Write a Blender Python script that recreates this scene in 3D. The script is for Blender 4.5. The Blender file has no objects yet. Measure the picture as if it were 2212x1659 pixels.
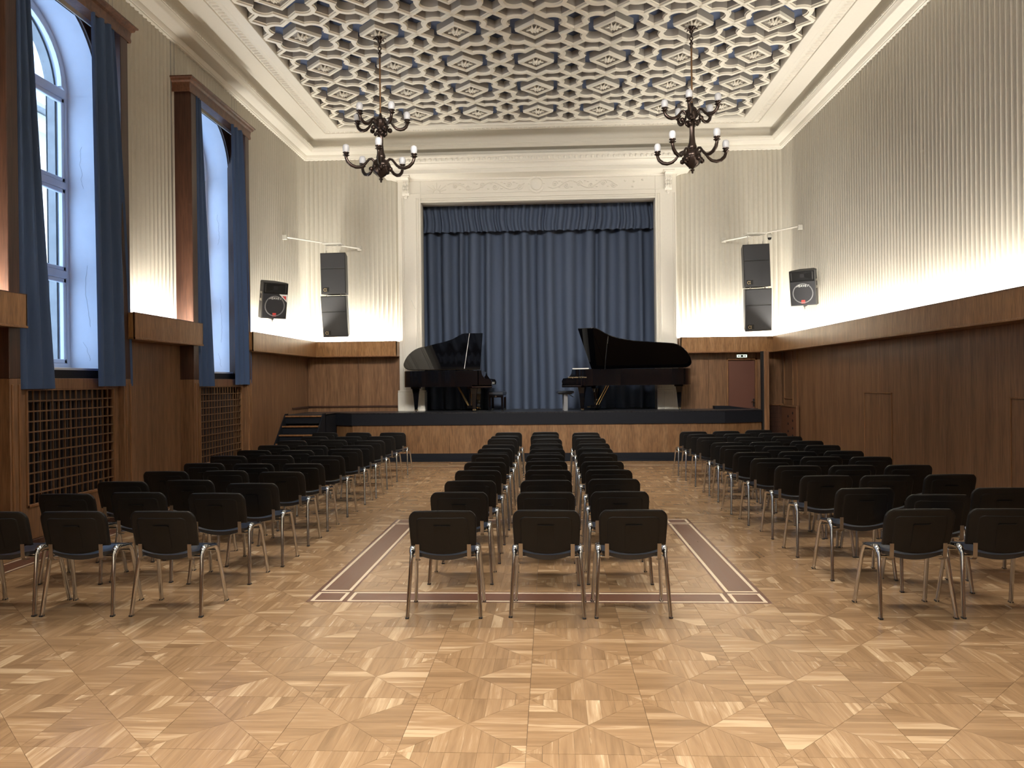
import bpy, math, random
from mathutils import Vector, Matrix
random.seed(7)
S = bpy.context.scene
COL = S.collection
PI = math.pi
# ---------------------------------------------------------------- camera, sky, lights, exposure
YAW, PITCH, ROLL, FPX, CAMZ = .0494, -.0035, -.0102, 1661., 1.78
cy, sy = math.cos(YAW), math.sin(YAW)
fwd = Vector((-sy*math.cos(PITCH), cy*math.cos(PITCH), math.sin(PITCH)))
rt = Vector((cy, sy, 0)); up = rt.cross(fwd)
rt2 = rt*math.cos(ROLL)+up*math.sin(ROLL); up2 = -rt*math.sin(ROLL)+up*math.cos(ROLL)
cam = bpy.data.cameras.new('camera'); camo = bpy.data.objects.new('camera', cam); COL.objects.link(camo)
cam.sensor_fit = 'HORIZONTAL'; cam.sensor_width = 36.; cam.lens = FPX/2212*36
cam.clip_start = .05; cam.clip_end = 300
m = Matrix((rt2, up2, -fwd)).transposed().to_4x4(); m.translation = Vector((0, 0, CAMZ))
camo.matrix_world = m
S.camera = camo
vs = S.view_settings
vs.view_transform = 'Standard'; vs.look = 'None'; vs.gamma = 1; vs.exposure = 1.0; vs.use_curve_mapping = False
S.cycles.max_bounces = 10; S.cycles.diffuse_bounces = 5; S.cycles.glossy_bounces = 4
S.cycles.transparent_max_bounces = 12; S.cycles.sample_clamp_indirect = 6; S.cycles.use_denoising = True
S.cycles.caustics_reflective = False; S.cycles.caustics_refractive = False
W = bpy.data.worlds.new('overcast_sky'); S.world = W; W.use_nodes = True
bg = W.node_tree.nodes['Background']; bg.inputs[0].default_value = (.44, .66, 1.0, 1); bg.inputs[1].default_value = 2.6
sun = bpy.data.lights.new('sun', 'SUN'); sun.energy = 3.5; sun.angle = .01; suno = bpy.data.objects.new('sun', sun); COL.objects.link(suno)
suno.rotation_euler = Vector((-.62, .12, -.78)).to_track_quat('-Z', 'Y').to_euler()   # over the roof, on the building opposite

def area(name, loc, sx, syy, power, color, direction, portal=False, spread=PI):
    l = bpy.data.lights.new(name, 'AREA'); l.shape = 'RECTANGLE'; l.size = sx; l.size_y = syy
    l.energy = power; l.color = color; l.spread = spread
    o = bpy.data.objects.new(name, l); COL.objects.link(o); o.location = loc
    o.rotation_euler = Vector(direction).to_track_quat('-Z', 'Y').to_euler()
    if portal: l.cycles.is_portal = True
    return o
WARM = (1.0, .95, .85)
XL, XR, YB, YF = -5.81, 5.42, 18.18, -4.0       # plaster wall planes
WXL, WXR, WYB = -5.76, 5.36, 18.05              # wood wall planes
SZ0, SZ1 = 2.393, 2.737                         # light shelf bottom / top
WIN = [12.9, 8.8, 4.7, .6]                      # window centres along the left wall
def cove(name, x, y, length, alongy, power, out):
    # fluorescent battens lying in the light shelf, shining up along the plaster
    sx, s2 = (.10, length)
    l = bpy.data.lights.new(name, 'AREA'); l.shape = 'RECTANGLE'; l.size = .09; l.size_y = length
    l.energy = power; l.color = WARM
    o = bpy.data.objects.new(name, l); COL.objects.link(o); o.location = (x, y, SZ0+.20)
    d = Vector((out[0]*.06, out[1]*.06, 1.)).normalized()
    ax = Vector((0, 1, 0)) if alongy else Vector((1, 0, 0))
    zz = -d; yy = ax; xx = yy.cross(zz).normalized(); yy = zz.cross(xx)
    mm = Matrix((xx, yy, zz)).transposed().to_4x4(); mm.translation = o.location
    o.matrix_world = mm
    o['kind'] = 'structure'
PW = 34.0   # watts per metre
yy0 = YF+.6
while yy0 < 17.3:
    cove('cove_light', 5.22, yy0+.75, 1.36, True, PW*.62*1.36, (1, 0)); yy0 += 1.5
for a, b in ((14.0, 17.6), (9.95, 11.75), (5.85, 7.7), (1.75, 3.6), (-3.2, -.6)):
    cove('cove_light', -5.62, (a+b)/2, b-a-.2, True, PW*.8*(b-a-.2), (-1, 0))
cove('cove_light', -4.6, 17.92, 1.7, False, PW*1.7, (0, 1))
cove('cove_light', 4.15, 17.92, 1.9, False, PW*1.9, (0, 1))
for k in range(6): cove('cove_light', -4.6+1.8*k, YF+.16, 1.6, False, PW*1.6, (0, -1))
# added fill lights out of view, brightening the foreground floor; no known lamps
for x in (-2.4, -.2, 2.0):
    for y in (-1.6, 2.2): area('rear_fill_light', (x, y, 7.3), 1.2, 1.2, 42, (1., .97, .90), (0, 0, -1), spread=math.radians(80))
for x in (-2.6, -.2, 2.2): area('mid_fill_light', (x, 7.2, 7.3), 1.2, 1.2, 27, (1., .96, .89), (0, .05, -1), spread=math.radians(88))  # unseen fill added to lift the middle of the floor
for x in (-1.8, -.2, 1.4): area('stage_fill_light', (x, 8.2, 6.5), 1.0, 1.0, 52, (1., .96, .89), (0, 1, -.58), spread=math.radians(92))  # unseen fill added to brighten the stage front and curtain
for c in WIN:
    area('window_portal', (-6.34, c, 4.2), 2.0, 4.7, 1, (1, 1, 1), (1, 0, 0), portal=True)

# ---------------------------------------------------------------- node helpers
def new_mat(name):
    m = bpy.data.materials.new(name); m.use_nodes = True
    nt = m.node_tree; b = nt.nodes['Principled BSDF']
    return m, nt, b
def plain(name, col, rough=.5, metal=0., spec=.5, coat=0., bump=0., bscale=80., var=0.):
    m, nt, b = new_mat(name)
    b.inputs['Base Color'].default_value = (*col, 1); b.inputs['Roughness'].default_value = rough
    b.inputs['Metallic'].default_value = metal; b.inputs['Specular IOR Level'].default_value = spec
    b.inputs['Coat Weight'].default_value = coat; b.inputs['Coat Roughness'].default_value = .05
    if bump or var:
        tc = nt.nodes.new('ShaderNodeTexCoord'); n = nt.nodes.new('ShaderNodeTexNoise')
        n.inputs['Scale'].default_value = bscale; n.inputs['Detail'].default_value = 4
        nt.links.new(tc.outputs['Object'], n.inputs['Vector'])
        if bump:
            bp = nt.nodes.new('ShaderNodeBump'); bp.inputs['Strength'].default_value = bump; bp.inputs['Distance'].default_value = .01
            nt.links.new(n.outputs['Fac'], bp.inputs['Height']); nt.links.new(bp.outputs[0], b.inputs['Normal'])
        if var:
            r = nt.nodes.new('ShaderNodeMix'); r.data_type = 'RGBA'
            r.inputs[6].default_value = (*[c*(1-var) for c in col], 1); r.inputs[7].default_value = (*[min(1, c*(1+var)) for c in col], 1)
            nt.links.new(n.outputs['Fac'], r.inputs[0]); nt.links.new(r.outputs[2], b.inputs['Base Color'])
    return m
def ramp(nt, stops):
    r = nt.nodes.new('ShaderNodeValToRGB'); e = r.color_ramp.elements
    while len(e) < len(stops): e.new(.5)
    for k, (p, c) in enumerate(stops): e[k].position = p; e[k].color = (*c, 1)
    return r
def wood(name, c0, c1, c2, scale=(9, 9, .55), rough=.38, coat=.0, streak=.35, bump=.03):
    """veneer with vertical grain, worn streaks; generated from world position"""
    m, nt, b = new_mat(name); L = nt.links
    geo = nt.nodes.new('ShaderNodeNewGeometry')
    mp = nt.nodes.new('ShaderNodeMapping'); mp.inputs['Scale'].default_value = scale
    L.new(geo.outputs['Position'], mp.inputs['Vector'])
    n1 = nt.nodes.new('ShaderNodeTexNoise'); n1.inputs['Scale'].default_value = 1.; n1.inputs['Detail'].default_value = 6; n1.inputs['Roughness'].default_value = .6
    L.new(mp.outputs[0], n1.inputs['Vector'])
    r = ramp(nt, [(.28, c0), (.5, c1), (.75, c2)]); L.new(n1.outputs['Fac'], r.inputs[0])
    mp2 = nt.nodes.new('ShaderNodeMapping'); mp2.inputs['Scale'].default_value = tuple(s*6 for s in scale)
    L.new(geo.outputs['Position'], mp2.inputs['Vector'])
    n2 = nt.nodes.new('ShaderNodeTexNoise'); n2.inputs['Scale'].default_value = 1.; n2.inputs['Detail'].default_value = 3
    L.new(mp2.outputs[0], n2.inputs['Vector'])
    mx = nt.nodes.new('ShaderNodeMix'); mx.data_type = 'RGBA'; mx.blend_type = 'MULTIPLY'
    r2 = ramp(nt, [(.35, (1-streak,)*3), (.6, (1.,)*3)]); L.new(n2.outputs['Fac'], r2.inputs[0])
    mx.inputs[0].default_value = 1.; L.new(r.outputs[0], mx.inputs[6]); L.new(r2.outputs[0], mx.inputs[7])
    L.new(mx.outputs[2], b.inputs['Base Color'])
    b.inputs['Roughness'].default_value = rough; b.inputs['Coat Weight'].default_value = coat
    bp = nt.nodes.new('ShaderNodeBump'); bp.inputs['Strength'].default_value = bump; bp.inputs['Distance'].default_value = .01
    L.new(n2.outputs['Fac'], bp.inputs['Height']); L.new(bp.outputs[0], b.inputs['Normal'])
    return m
def parquet_mat(name, lo, mid, hi, rough=.3):
    """grain follows the UV u axis, tone comes from the per-piece attribute"""
    m, nt, b = new_mat(name); L = nt.links
    uv = nt.nodes.new('ShaderNodeUVMap'); uv.uv_map = 'grain'
    at = nt.nodes.new('ShaderNodeAttribute'); at.attribute_name = 'tone'
    mp = nt.nodes.new('ShaderNodeMapping'); mp.inputs['Scale'].default_value = (2.2, 26, 1)
    L.new(uv.outputs[0], mp.inputs['Vector'])
    n = nt.nodes.new('ShaderNodeTexNoise'); n.inputs['Scale'].default_value = 1; n.inputs['Detail'].default_value = 5; n.inputs['Distortion'].default_value = .8
    L.new(mp.outputs[0], n.inputs['Vector'])
    mp2 = nt.nodes.new('ShaderNodeMapping'); mp2.inputs['Scale'].default_value = (7, 260, 1)
    L.new(uv.outputs[0], mp2.inputs['Vector'])
    n2 = nt.nodes.new('ShaderNodeTexNoise'); n2.inputs['Scale'].default_value = 1; n2.inputs['Detail'].default_value = 2
    L.new(mp2.outputs[0], n2.inputs['Vector'])
    a1 = nt.nodes.new('ShaderNodeMath'); a1.operation = 'MULTIPLY_ADD'; L.new(n.outputs['Fac'], a1.inputs[0]); a1.inputs[1].default_value = .75; 
    L.new(at.outputs['Fac'], a1.inputs[2])
    a2 = nt.nodes.new('ShaderNodeMath'); a2.operation = 'MULTIPLY_ADD'; L.new(n2.outputs['Fac'], a2.inputs[0]); a2.inputs[1].default_value = .22; L.new(a1.outputs[0], a2.inputs[2])
    r = ramp(nt, [(.38, lo), (.85, mid), (1.3/1.0 if False else 1.0, hi)])
    s = nt.nodes.new('ShaderNodeMath'); s.operation = 'MULTIPLY'; L.new(a2.outputs[0], s.inputs[0]); s.inputs[1].default_value = .72
    L.new(s.outputs[0], r.inputs[0]); L.new(r.outputs[0], b.inputs['Base Color'])
    b.inputs['Roughness'].default_value = rough; b.inputs['Specular IOR Level'].default_value = .5
    rr = nt.nodes.new('ShaderNodeMath'); rr.operation = 'MULTIPLY_ADD'; L.new(n.outputs['Fac'], rr.inputs[0]); rr.inputs[1].default_value = .12; rr.inputs[2].default_value = rough-.06
    L.new(rr.outputs[0], b.inputs['Roughness'])
    bp = nt.nodes.new('ShaderNodeBump'); bp.inputs['Strength'].default_value = .06; bp.inputs['Distance'].default_value = .004
    L.new(n2.outputs['Fac'], bp.inputs['Height']); L.new(bp.outputs[0], b.inputs['Normal'])
    return m

M = {}
M['plaster'] = plain('ribbed_plaster', (.47, .44, .375), .75, bump=.05, bscale=14, var=.05)
M['white'] = plain('white_plaster', (.70, .665, .59), .65, bump=.04, bscale=20, var=.03)
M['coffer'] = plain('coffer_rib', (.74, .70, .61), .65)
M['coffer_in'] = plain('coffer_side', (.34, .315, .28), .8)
M['blue_panel'] = plain('blue_panel', (.065, .090, .165), .8, bump=.1, bscale=60, var=.25)
M['wood'] = wood('wall_veneer', (.155, .075, .035), (.225, .116, .057), (.30, .165, .085))
M['wood_dark'] = wood('dark_frame_wood', (.040, .017, .011), (.062, .026, .016), (.095, .042, .024), rough=.35)
M['wood_trim'] = wood('trim_wood', (.18, .080, .032), (.25, .12, .05), (.33, .17, .08), scale=(14, 14, .8), rough=.35)
M['shelf'] = wood('light_shelf_veneer', (.235, .112, .040), (.30, .150, .057), (.40, .215, .095), scale=(12, 12, 1.2), rough=.33)
M['stagefront'] = wood('stage_front_veneer', (.15, .072, .030), (.205, .106, .046), (.26, .146, .070), scale=(7, 7, 1.0), rough=.4)
M['stageblack'] = plain('stage_black_paint', (.008, .009, .013), .75, spec=.2, bump=.02)
M['stagefloor'] = plain('stage_floor', (.03, .03, .034), .35)
M['curtain'] = plain('blue_window_curtain', (.042, .078, .170), .85, bump=.03, bscale=300)
M['scurtain'] = plain('blue_stage_curtain', (.060, .080, .128), .9, bump=.03, bscale=300)
M['reveal'] = plain('reveal_paint', (.62, .64, .70), .7, bump=.12, bscale=6, var=.06)
M['upvc'] = plain('window_frame_white', (.72, .73, .76), .35)
M['stone'] = plain('old_stone', (.30, .29, .27), .9, bump=.5, bscale=5, var=.35)
M['facade'] = plain('cream_facade', (.75, .70, .60), .9, var=.05, bscale=2)
M['chrome'] = plain('chrome', (.60, .60, .60), .14, metal=1.)
M['satin'] = plain('satin_steel', (.38, .345, .30), .38, metal=1.)
M['foot'] = plain('black_rubber', (.012, .012, .012), .6)
M['leather'] = plain('black_leatherette', (.020, .026, .040), .30, spec=.6, bump=.02, bscale=200)
M['shell'] = plain('black_plastic', (.008, .0078, .0078), .45, spec=.28, bump=.03, bscale=400)
M['piano'] = plain('black_polish', (.003, .003, .004), .05, spec=.35, coat=.35)
M['brass'] = plain('brass', (.75, .52, .22), .25, metal=1.)
M['keys_glint'] = plain('pale_keys_and_glint', (.72, .70, .66), .35)  # piano keys and hinge line, also the strip drawing a rim reflection
M['bronze'] = plain('dark_bronze', (.045, .030, .024), .28, metal=.75)
M['rod'] = plain('aged_brass_rod', (.22, .12, .055), .35, metal=.8)
M['opal'] = plain('opal_bulb', (.46, .455, .47), .35)
M['speaker'] = plain('speaker_grille', (.016, .016, .019), .6, bump=.3, bscale=500)
M['speakerbox'] = plain('speaker_carpet', (.05, .048, .045), .8, bump=.2, bscale=200)
M['grey'] = plain('grey_ring', (.16, .16, .165), .5)
M['logo'] = plain('logo_white', (.75, .75, .72), .5)
M['red'] = plain('red_badge', (.55, .06, .05), .5)
M['gold'] = plain('gold_lettering', (.30, .22, .12), .4)
M['whitemetal'] = plain('white_metal', (.50, .48, .43), .4)
M['doorred'] = plain('brown_door', (.13, .050, .032), .45, var=.06, bscale=3)
M['black'] = plain('black_gap', (.008, .007, .008), .8)
M['heater'] = plain('radiator_dark', (.03, .024, .028), .6)
M['perf'] = plain('hardboard', (.15, .062, .03), .5)
M['inlay_brown'] = parquet_mat('inlay_brown', (.10, .042, .027), (.155, .070, .044), (.21, .10, .065), .3)
M['inlay_cream'] = parquet_mat('inlay_cream', (.60, .46, .31), (.74, .60, .43), (.82, .69, .52), .3)
M['parquet'] = parquet_mat('oak_parquet', (.155, .085, .038), (.345, .208, .106), (.54, .375, .22), .25)
def glass_mat():
    m = bpy.data.materials.new('window_glass'); m.use_nodes = True; nt = m.node_tree; nt.nodes.clear()
    o = nt.nodes.new('ShaderNodeOutputMaterial'); t = nt.nodes.new('ShaderNodeBsdfTransparent'); g = nt.nodes.new('ShaderNodeBsdfGlossy')
    g.inputs['Roughness'].default_value = .02; mx = nt.nodes.new('ShaderNodeMixShader'); mx.inputs[0].default_value = .06
    t.inputs[0].default_value = (.96, .98, 1, 1)
    nt.links.new(t.outputs[0], mx.inputs[1]); nt.links.new(g.outputs[0], mx.inputs[2]); nt.links.new(mx.outputs[0], o.inputs[0]); return m
M['glass'] = glass_mat()
def emit_mat(name, col, s):
    m, nt, b = new_mat(name); b.inputs['Base Color'].default_value = (*col, 1)
    b.inputs['Emission Color'].default_value = (*col, 1); b.inputs['Emission Strength'].default_value = s; return m
M['exit'] = emit_mat('exit_sign_panel', (.62, .75, .60), .9)
M['tube'] = emit_mat('fluorescent_tube', (1., .9, .72), 6.)

# ---------------------------------------------------------------- mesh helper
XF = None   # optional mirror applied to every mesh while a handed thing is built
class MB:
    def __init__(s): s.v = []; s.f = []; s.mi = []; s.uv = []; s.tone = []; s.mats = []
    def mat(s, m):
        if m not in s.mats: s.mats.append(m)
        return s.mats.index(m)
    def add(s, vs, fs, m=None, tone=None, uvs=None):
        b = len(s.v); s.v += [tuple(p) for p in vs]; mi = s.mat(m) if m else 0
        for k, f in enumerate(fs):
            s.f.append(tuple(b+i for i in f)); s.mi.append(mi)
            if tone is not None: s.tone.append(tone); s.uv.append([uvs[i] for i in f])
        return s
    def box(s, x0, x1, y0, y1, z0, z1, m=None, bev=0.):
        if bev <= 0:
            v = [(x, y, z) for z in (z0, z1) for y in (y0, y1) for x in (x0, x1)]
            return s.add(v, [(0, 2, 3, 1), (4, 5, 7, 6), (0, 1, 5, 4), (2, 6, 7, 3), (0, 4, 6, 2), (1, 3, 7, 5)], m)
        b = bev; v = []; 
        for z, ins in ((z0, b), (z0+b, 0), (z1-b, 0), (z1, b)):
            X0, X1, Y0, Y1 = x0+ins, x1-ins, y0+ins, y1-ins
            c = b if not ins else b*.0+b*.6
            v += [(X0+c, Y0, z), (X1-c, Y0, z), (X1, Y0+c, z), (X1, Y1-c, z), (X1-c, Y1, z), (X0+c, Y1, z), (X0, Y1-c, z), (X0, Y0+c, z)]
        f = [tuple(range(7, -1, -1)), tuple(range(24, 32))]
        for r in range(3):
            for k in range(8): f.append((r*8+k, r*8+(k+1) % 8, (r+1)*8+(k+1) % 8, (r+1)*8+k))
        return s.add(v, f, m)
    def tube(s, pts, rad, n=8, m=None, caps=True, rx=1., closed=False):
        pts = [Vector(p) for p in pts]; N = len(pts); R = rad if hasattr(rad, '__len__') else [rad]*N
        rings = []; up0 = None
        for i, p in enumerate(pts):
            a = pts[i-1] if (i or closed) else p; b = pts[(i+1) % N] if (i < N-1 or closed) else p
            t = (b-a).normalized()
            if up0 is None:
                up0 = Vector((0, 0, 1)) if abs(t.z) < .9 else Vector((0, 1, 0))
            u = (up0-t*up0.dot(t)).normalized(); w = t.cross(u); up0 = u
            rings.append([p+(u*math.cos(2*PI*k/n)*rx+w*math.sin(2*PI*k/n))*R[i] for k in range(n)])
        v = [q for r in rings for q in r]; f = []
        for i in range(N-1+(1 if closed else 0)):
            for k in range(n): f.append((i*n+k, i*n+(k+1) % n, ((i+1) % N)*n+(k+1) % n, ((i+1) % N)*n+k))
        if caps and not closed: f += [tuple(range(n-1, -1, -1)), tuple(range((N-1)*n, N*n))]
        return s.add(v, f, m)
    def lathe(s, prof, c=(0, 0, 0), n=16, m=None, flute=0, fl=0.):
        v = []; f = []
        for r, z in prof:
            for k in range(n):
                rr = r*(1+(fl*math.cos(flute*2*PI*k/n) if flute else 0)); v.append((c[0]+rr*math.cos(2*PI*k/n), c[1]+rr*math.sin(2*PI*k/n), c[2]+z))
        for i in range(len(prof)-1):
            for k in range(n): f.append((i*n+k, i*n+(k+1) % n, (i+1)*n+(k+1) % n, (i+1)*n+k))
        f += [tuple(range(n-1, -1, -1)), tuple(range((len(prof)-1)*n, len(prof)*n))]
        return s.add(v, f, m)
    def prism(s, poly, a0, a1, axis='z', m=None):
        """poly in the two other axes, extruded along axis"""
        def P(p, a): return {'z': (p[0], p[1], a), 'y': (p[0], a, p[1]), 'x': (a, p[0], p[1])}[axis]
        n = len(poly); v = [P(p, a0) for p in poly]+[P(p, a1) for p in poly]
        f = [tuple(range(n-1, -1, -1)), tuple(range(n, 2*n))]+[(k, (k+1) % n, n+(k+1) % n, n+k) for k in range(n)]
        return s.add(v, f, m)
    def grid(s, fn, nu, nv, m=None, flip=False):
        v = [fn(i/nu, j/nv) for j in range(nv+1) for i in range(nu+1)]; f = []
        for j in range(nv):
            for i in range(nu):
                a = j*(nu+1)+i; q = (a, a+1, a+nu+2, a+nu+1); f.append(q[::-1] if flip else q)
        return s.add(v, f, m)
    def sweep(s, prof, path, closed=False, m=None, caps=True):
        """prof (d,z): d is offset to the left of the XY path, mitred"""
        N = len(path); rings = []
        P = [Vector(p) for p in path]
        for i in range(N):
            d0 = (P[i]-P[i-1]).normalized() if (i or closed) else None
            d1 = (P[(i+1) % N]-P[i]).normalized() if (i < N-1 or closed) else None
            d0 = d0 or d1; d1 = d1 or d0
            n0 = Vector((-d0.y, d0.x)); n1 = Vector((-d1.y, d1.x)); nn = n0+n1; nn = nn/(nn.length_squared/2) if nn.length > 1e-6 else n0
            rings.append([(P[i].x+nn.x*d, P[i].y+nn.y*d, z) for d, z in prof])
        k = len(prof); v = [q for r in rings for q in r]; f = []
        for i in range(N-1+(1 if closed else 0)):
            for j in range(k-1): f.append((i*k+j, ((i+1) % N)*k+j, ((i+1) % N)*k+j+1, i*k+j+1))
        if caps and not closed: f += [tuple(range(k)), tuple(range((N-1)*k, N*k))[::-1]]
        return s.add(v, f, m)
    def xf(s, M4):
        s.v = [tuple(M4 @ Vector(p)) for p in s.v]; return s
    def mesh(s, name, mat=None, smooth=None, recalc=True):
        if XF is not None: s.xf(XF)
        me = bpy.data.meshes.new(name); me.from_pydata(s.v, [], s.f)
        for mm in (s.mats or [mat]): me.materials.append(mm if not isinstance(mm, str) else M[mm])
        if s.mats: me.polygons.foreach_set('material_index', s.mi)
        if s.tone:
            uvl = me.uv_layers.new(name='grain'); flat = [c for f in s.uv for p in f for c in p]; uvl.data.foreach_set('uv', flat)
            at = me.attributes.new('tone', 'FLOAT', 'FACE'); at.data.foreach_set('value', s.tone)
        if recalc:
            import bmesh
            bm = bmesh.new(); bm.from_mesh(me); bmesh.ops.recalc_face_normals(bm, faces=bm.faces); bm.to_mesh(me); bm.free()
        if smooth:
            me.polygons.foreach_set('use_smooth', [True]*len(me.polygons)); me.set_sharp_from_angle(angle=math.radians(smooth))
        me.update(); return me
    def build(s, name, mat=None, parent=None, smooth=None, recalc=True, **kw):
        o = bpy.data.objects.new(name, s.mesh(name, mat, smooth, recalc)); COL.objects.link(o)
        if parent is not None: o.parent = parent
        for k, v in kw.items(): o[k] = v
        return o
def link(name, me, parent=None, loc=(0, 0, 0), rot=(0, 0, 0), **kw):
    o = bpy.data.objects.new(name, me); COL.objects.link(o); o.location = loc; o.rotation_euler = rot
    if parent is not None: o.parent = parent
    for k, v in kw.items(): o[k] = v
    return o
def empty(name, loc=(0, 0, 0), rz=0., **kw):
    o = bpy.data.objects.new(name, None); COL.objects.link(o); o.location = loc; o.rotation_euler = (0, 0, rz)
    o.empty_display_size = .1
    for k, v in kw.items(): o[k] = v
    return o
KIDS = {}
def copy_tree(o, parent=None, **kw):
    c = o.copy(); COL.objects.link(c)
    if parent is not None: c.parent = parent
    for ch in o.children: copy_tree(ch, c)
    for k, v in kw.items(): c[k] = v
    return c
def text(body, size, mat, parent, loc, rot, name='lettering', ext=.001, shear=0., sx=1., label=None):
    cu = bpy.data.curves.new(name, 'FONT'); cu.body = body; cu.size = size; cu.extrude = ext; cu.shear = shear; cu.resolution_u = 3
    cu.align_x = 'CENTER'; cu.align_y = 'CENTER'
    o = bpy.data.objects.new(name, cu); COL.objects.link(o)
    bpy.context.view_layer.update()
    me = bpy.data.meshes.new_from_object(o); bpy.data.objects.remove(o)
    me.materials.clear(); me.materials.append(M[mat])
    o = link(name, me, parent, loc, rot); o.scale = (sx, 1, 1)
    if label: o['label'] = label
    return o
ST = dict(kind='structure')

# ---------------------------------------------------------------- floor
floor = MB().box(-7.2, 6.4, YF-.3, 20.4, -.25, -.004, M['wood_dark']).build('floor', None, **ST)
T = .3125; GX, GY = .18, 3.98
def rnd_tone(): return random.gauss(.60, .11)
def piece(mb, poly, along, mat, tone=None, z=0.):
    """one block: poly (CCW) inset slightly, top + thin sides"""
    c = sum((Vector(p) for p in poly), Vector((0, 0)))/len(poly)
    g = .0007
    pp = []
    for p in poly:
        d = Vector(p)-c; L = d.length; pp.append(c+d*(1-g*1.6/max(L, .01)))
    n = len(pp); z0 = z+random.uniform(-.0002, .0002)
    v = [(p.x, p.y, z0) for p in pp]+[(p.x, p.y, -.006) for p in pp]
    f = [tuple(range(n))]+[(k, n+k, n+(k+1) % n, (k+1) % n) for k in range(n)]
    ou, ov = random.uniform(0, 50), random.uniform(0, 50)
    if along == 'x': uv = [(p[0]+ou, p[1]+ov) for p in v]
    else: uv = [(p[1]+ou, p[0]+ov) for p in v]
    mb.add(v, f, mat, rnd_tone() if tone is None else tone, uv)
IX1, IX2, IY1, IY2 = -2.0075, 1.7425, 6.1675, 9.9175
FX0, FX1, FY0, FY1 = -5.19, 5.05, YF, 15.88
def proj(x, y, z):
    d = Vector((x, y, z-CAMZ)); zz = d.dot(fwd)
    if zz <= .1: return None
    return (1106+FPX*d.dot(rt2)/zz, 829.5-FPX*d.dot(up2)/zz)
pieces = []
i0, i1 = math.floor((FX0-GX)/T), math.ceil((FX1-GX)/T); j0, j1 = math.floor((FY0-GY)/T), math.ceil((FY1-GY)/T)
def clip(poly, x0, x1, y0, y1):
    def cl(P, k, v, s):
        out = []
        for a, b in zip(P, P[1:]+P[:1]):
            ia, ib = s*(a[k]-v) >= 0, s*(b[k]-v) >= 0
            if ia: out.append(a)
            if ia != ib:
                t = (v-a[k])/(b[k]-a[k]); out.append((a[0]+(b[0]-a[0])*t, a[1]+(b[1]-a[1])*t))
        return out
    for k, v, s in ((0, x0, 1), (0, x1, -1), (1, y0, 1), (1, y1, -1)):
        poly = cl(poly, k, v, s)
        if len(poly) < 3: return None
    return poly
NS = 4
for i in range(i0, i1):
    for j in range(j0, j1):
        x, y = GX+i*T, GY+j*T
        cx, cyy = x+T/2, y+T/2
        if IX1-.01 < cx < IX2+.01 and IY1-.01 < cyy < IY2+.01 and (cx < IX1+T or cx > IX2-T or cyy < IY1+T or cyy > IY2-T): continue
        ox, dx = (x, 1) if i % 2 else (x+T, -1)      # odd node corner = centre of the concentric square
        oy, dy = (y, 1) if j % 2 else (y+T, -1)
        for k in range(NS):
            a, b = T*k/NS, T*(k+1)/NS
            A = [(0, a), (a, a), (b, b), (0, b)]; B = [(a, 0), (b, 0), (b, b), (a, a)]
            if k == 0: A = [(0, 0), (b, b), (0, b)]; B = [(0, 0), (b, 0), (b, b)]
            for P, al in ((A, 'x'), (B, 'y')):
                Q = [(ox+dx*p[0], oy+dy*p[1]) for p in P]
                if dx*dy > 0 and al == 'x' or dx*dy < 0 and al == 'x': pass
                ar = sum(p[0]*q[1]-q[0]*p[1] for p, q in zip(Q, Q[1:]+Q[:1]))
                if ar < 0: Q = Q[::-1]
                if x < FX0 or x+T > FX1 or y+T > FY1: Q = clip(Q, FX0, FX1, FY0, FY1)
                if Q: pieces.append((Q, al))
def pkey(pc):
    c = sum((Vector(p) for p in pc[0]), Vector((0, 0)))/len(pc[0]); q = proj(c.x, c.y, 0)
    vis = q is not None and -10 < q[0] < 2222 and q[1] < 1670
    return (0 if vis else 1, c.length)
pieces.sort(key=pkey)
for Q, al in pieces[:300]:
    mb = MB(); piece(mb, Q, al, M['parquet']); mb.build('parquet_block', None, floor, recalc=False)
mb = MB()
for Q, al in pieces[300:]: piece(mb, Q, al, M['parquet'])
mb.build('parquet_blocks', None, floor, recalc=False, kind='stuff')
# inlaid frame
inlay = empty('inlaid_frame', (0, 0, 0), label='square frame of dark brown and cream wood strips inlaid in the parquet', category='floor inlay')
def rect(x0, x1, y0, y1): return [(x0, y0), (x1, y0), (x1, y1), (x0, y1)]
def framed(x0, x1, y0, y1, along):
    w = .028
    mb = MB(); piece(mb, rect(x0+w, x1-w, y0+w, y1-w), along, M['inlay_brown'], .62); mb.build('brown_panel', None, inlay, recalc=False)
    for P, al in (([(x0, y0), (x1, y0), (x1-w, y0+w), (x0+w, y0+w)], 'x'), ([(x1, y1), (x0, y1), (x0+w, y1-w), (x1-w, y1-w)], 'x'),
                  ([(x0, y1), (x0, y0), (x0+w, y0+w), (x0+w, y1-w)], 'y'), ([(x1, y0), (x1, y1), (x1-w, y1-w), (x1-w, y0+w)], 'y')):
        mb = MB(); piece(mb, P, al, M['inlay_cream'], .62); mb.build('cream_strip', None, inlay, recalc=False)
g = .028
framed(IX1+g, IX1+T-.02, IY1+g, IY1+T-.02, 'x'); framed(IX2-T+.02, IX2-g, IY1+g, IY1+T-.02, 'x')
framed(IX1+g, IX1+T-.02, IY2-T+.02, IY2-g, 'x'); framed(IX2-T+.02, IX2-g, IY2-T+.02, IY2-g, 'x')
for a, b in ((IY1, IY1+T), (IY2-T, IY2)):
    ya, yb = (a+g, b-.02) if a == IY1 else (a+.02, b-g)
    framed(IX1+T+.02, IX2-T-.02, ya, yb, 'x')
for a, b in ((IX1, IX1+T), (IX2-T, IX2)):
    xa, xb = (a+g, b-.02) if a == IX1 else (a+.02, b-g)
    framed(xa, xb, IY1+T+.02, IY2-T-.02, 'y')
mb = MB()
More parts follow.
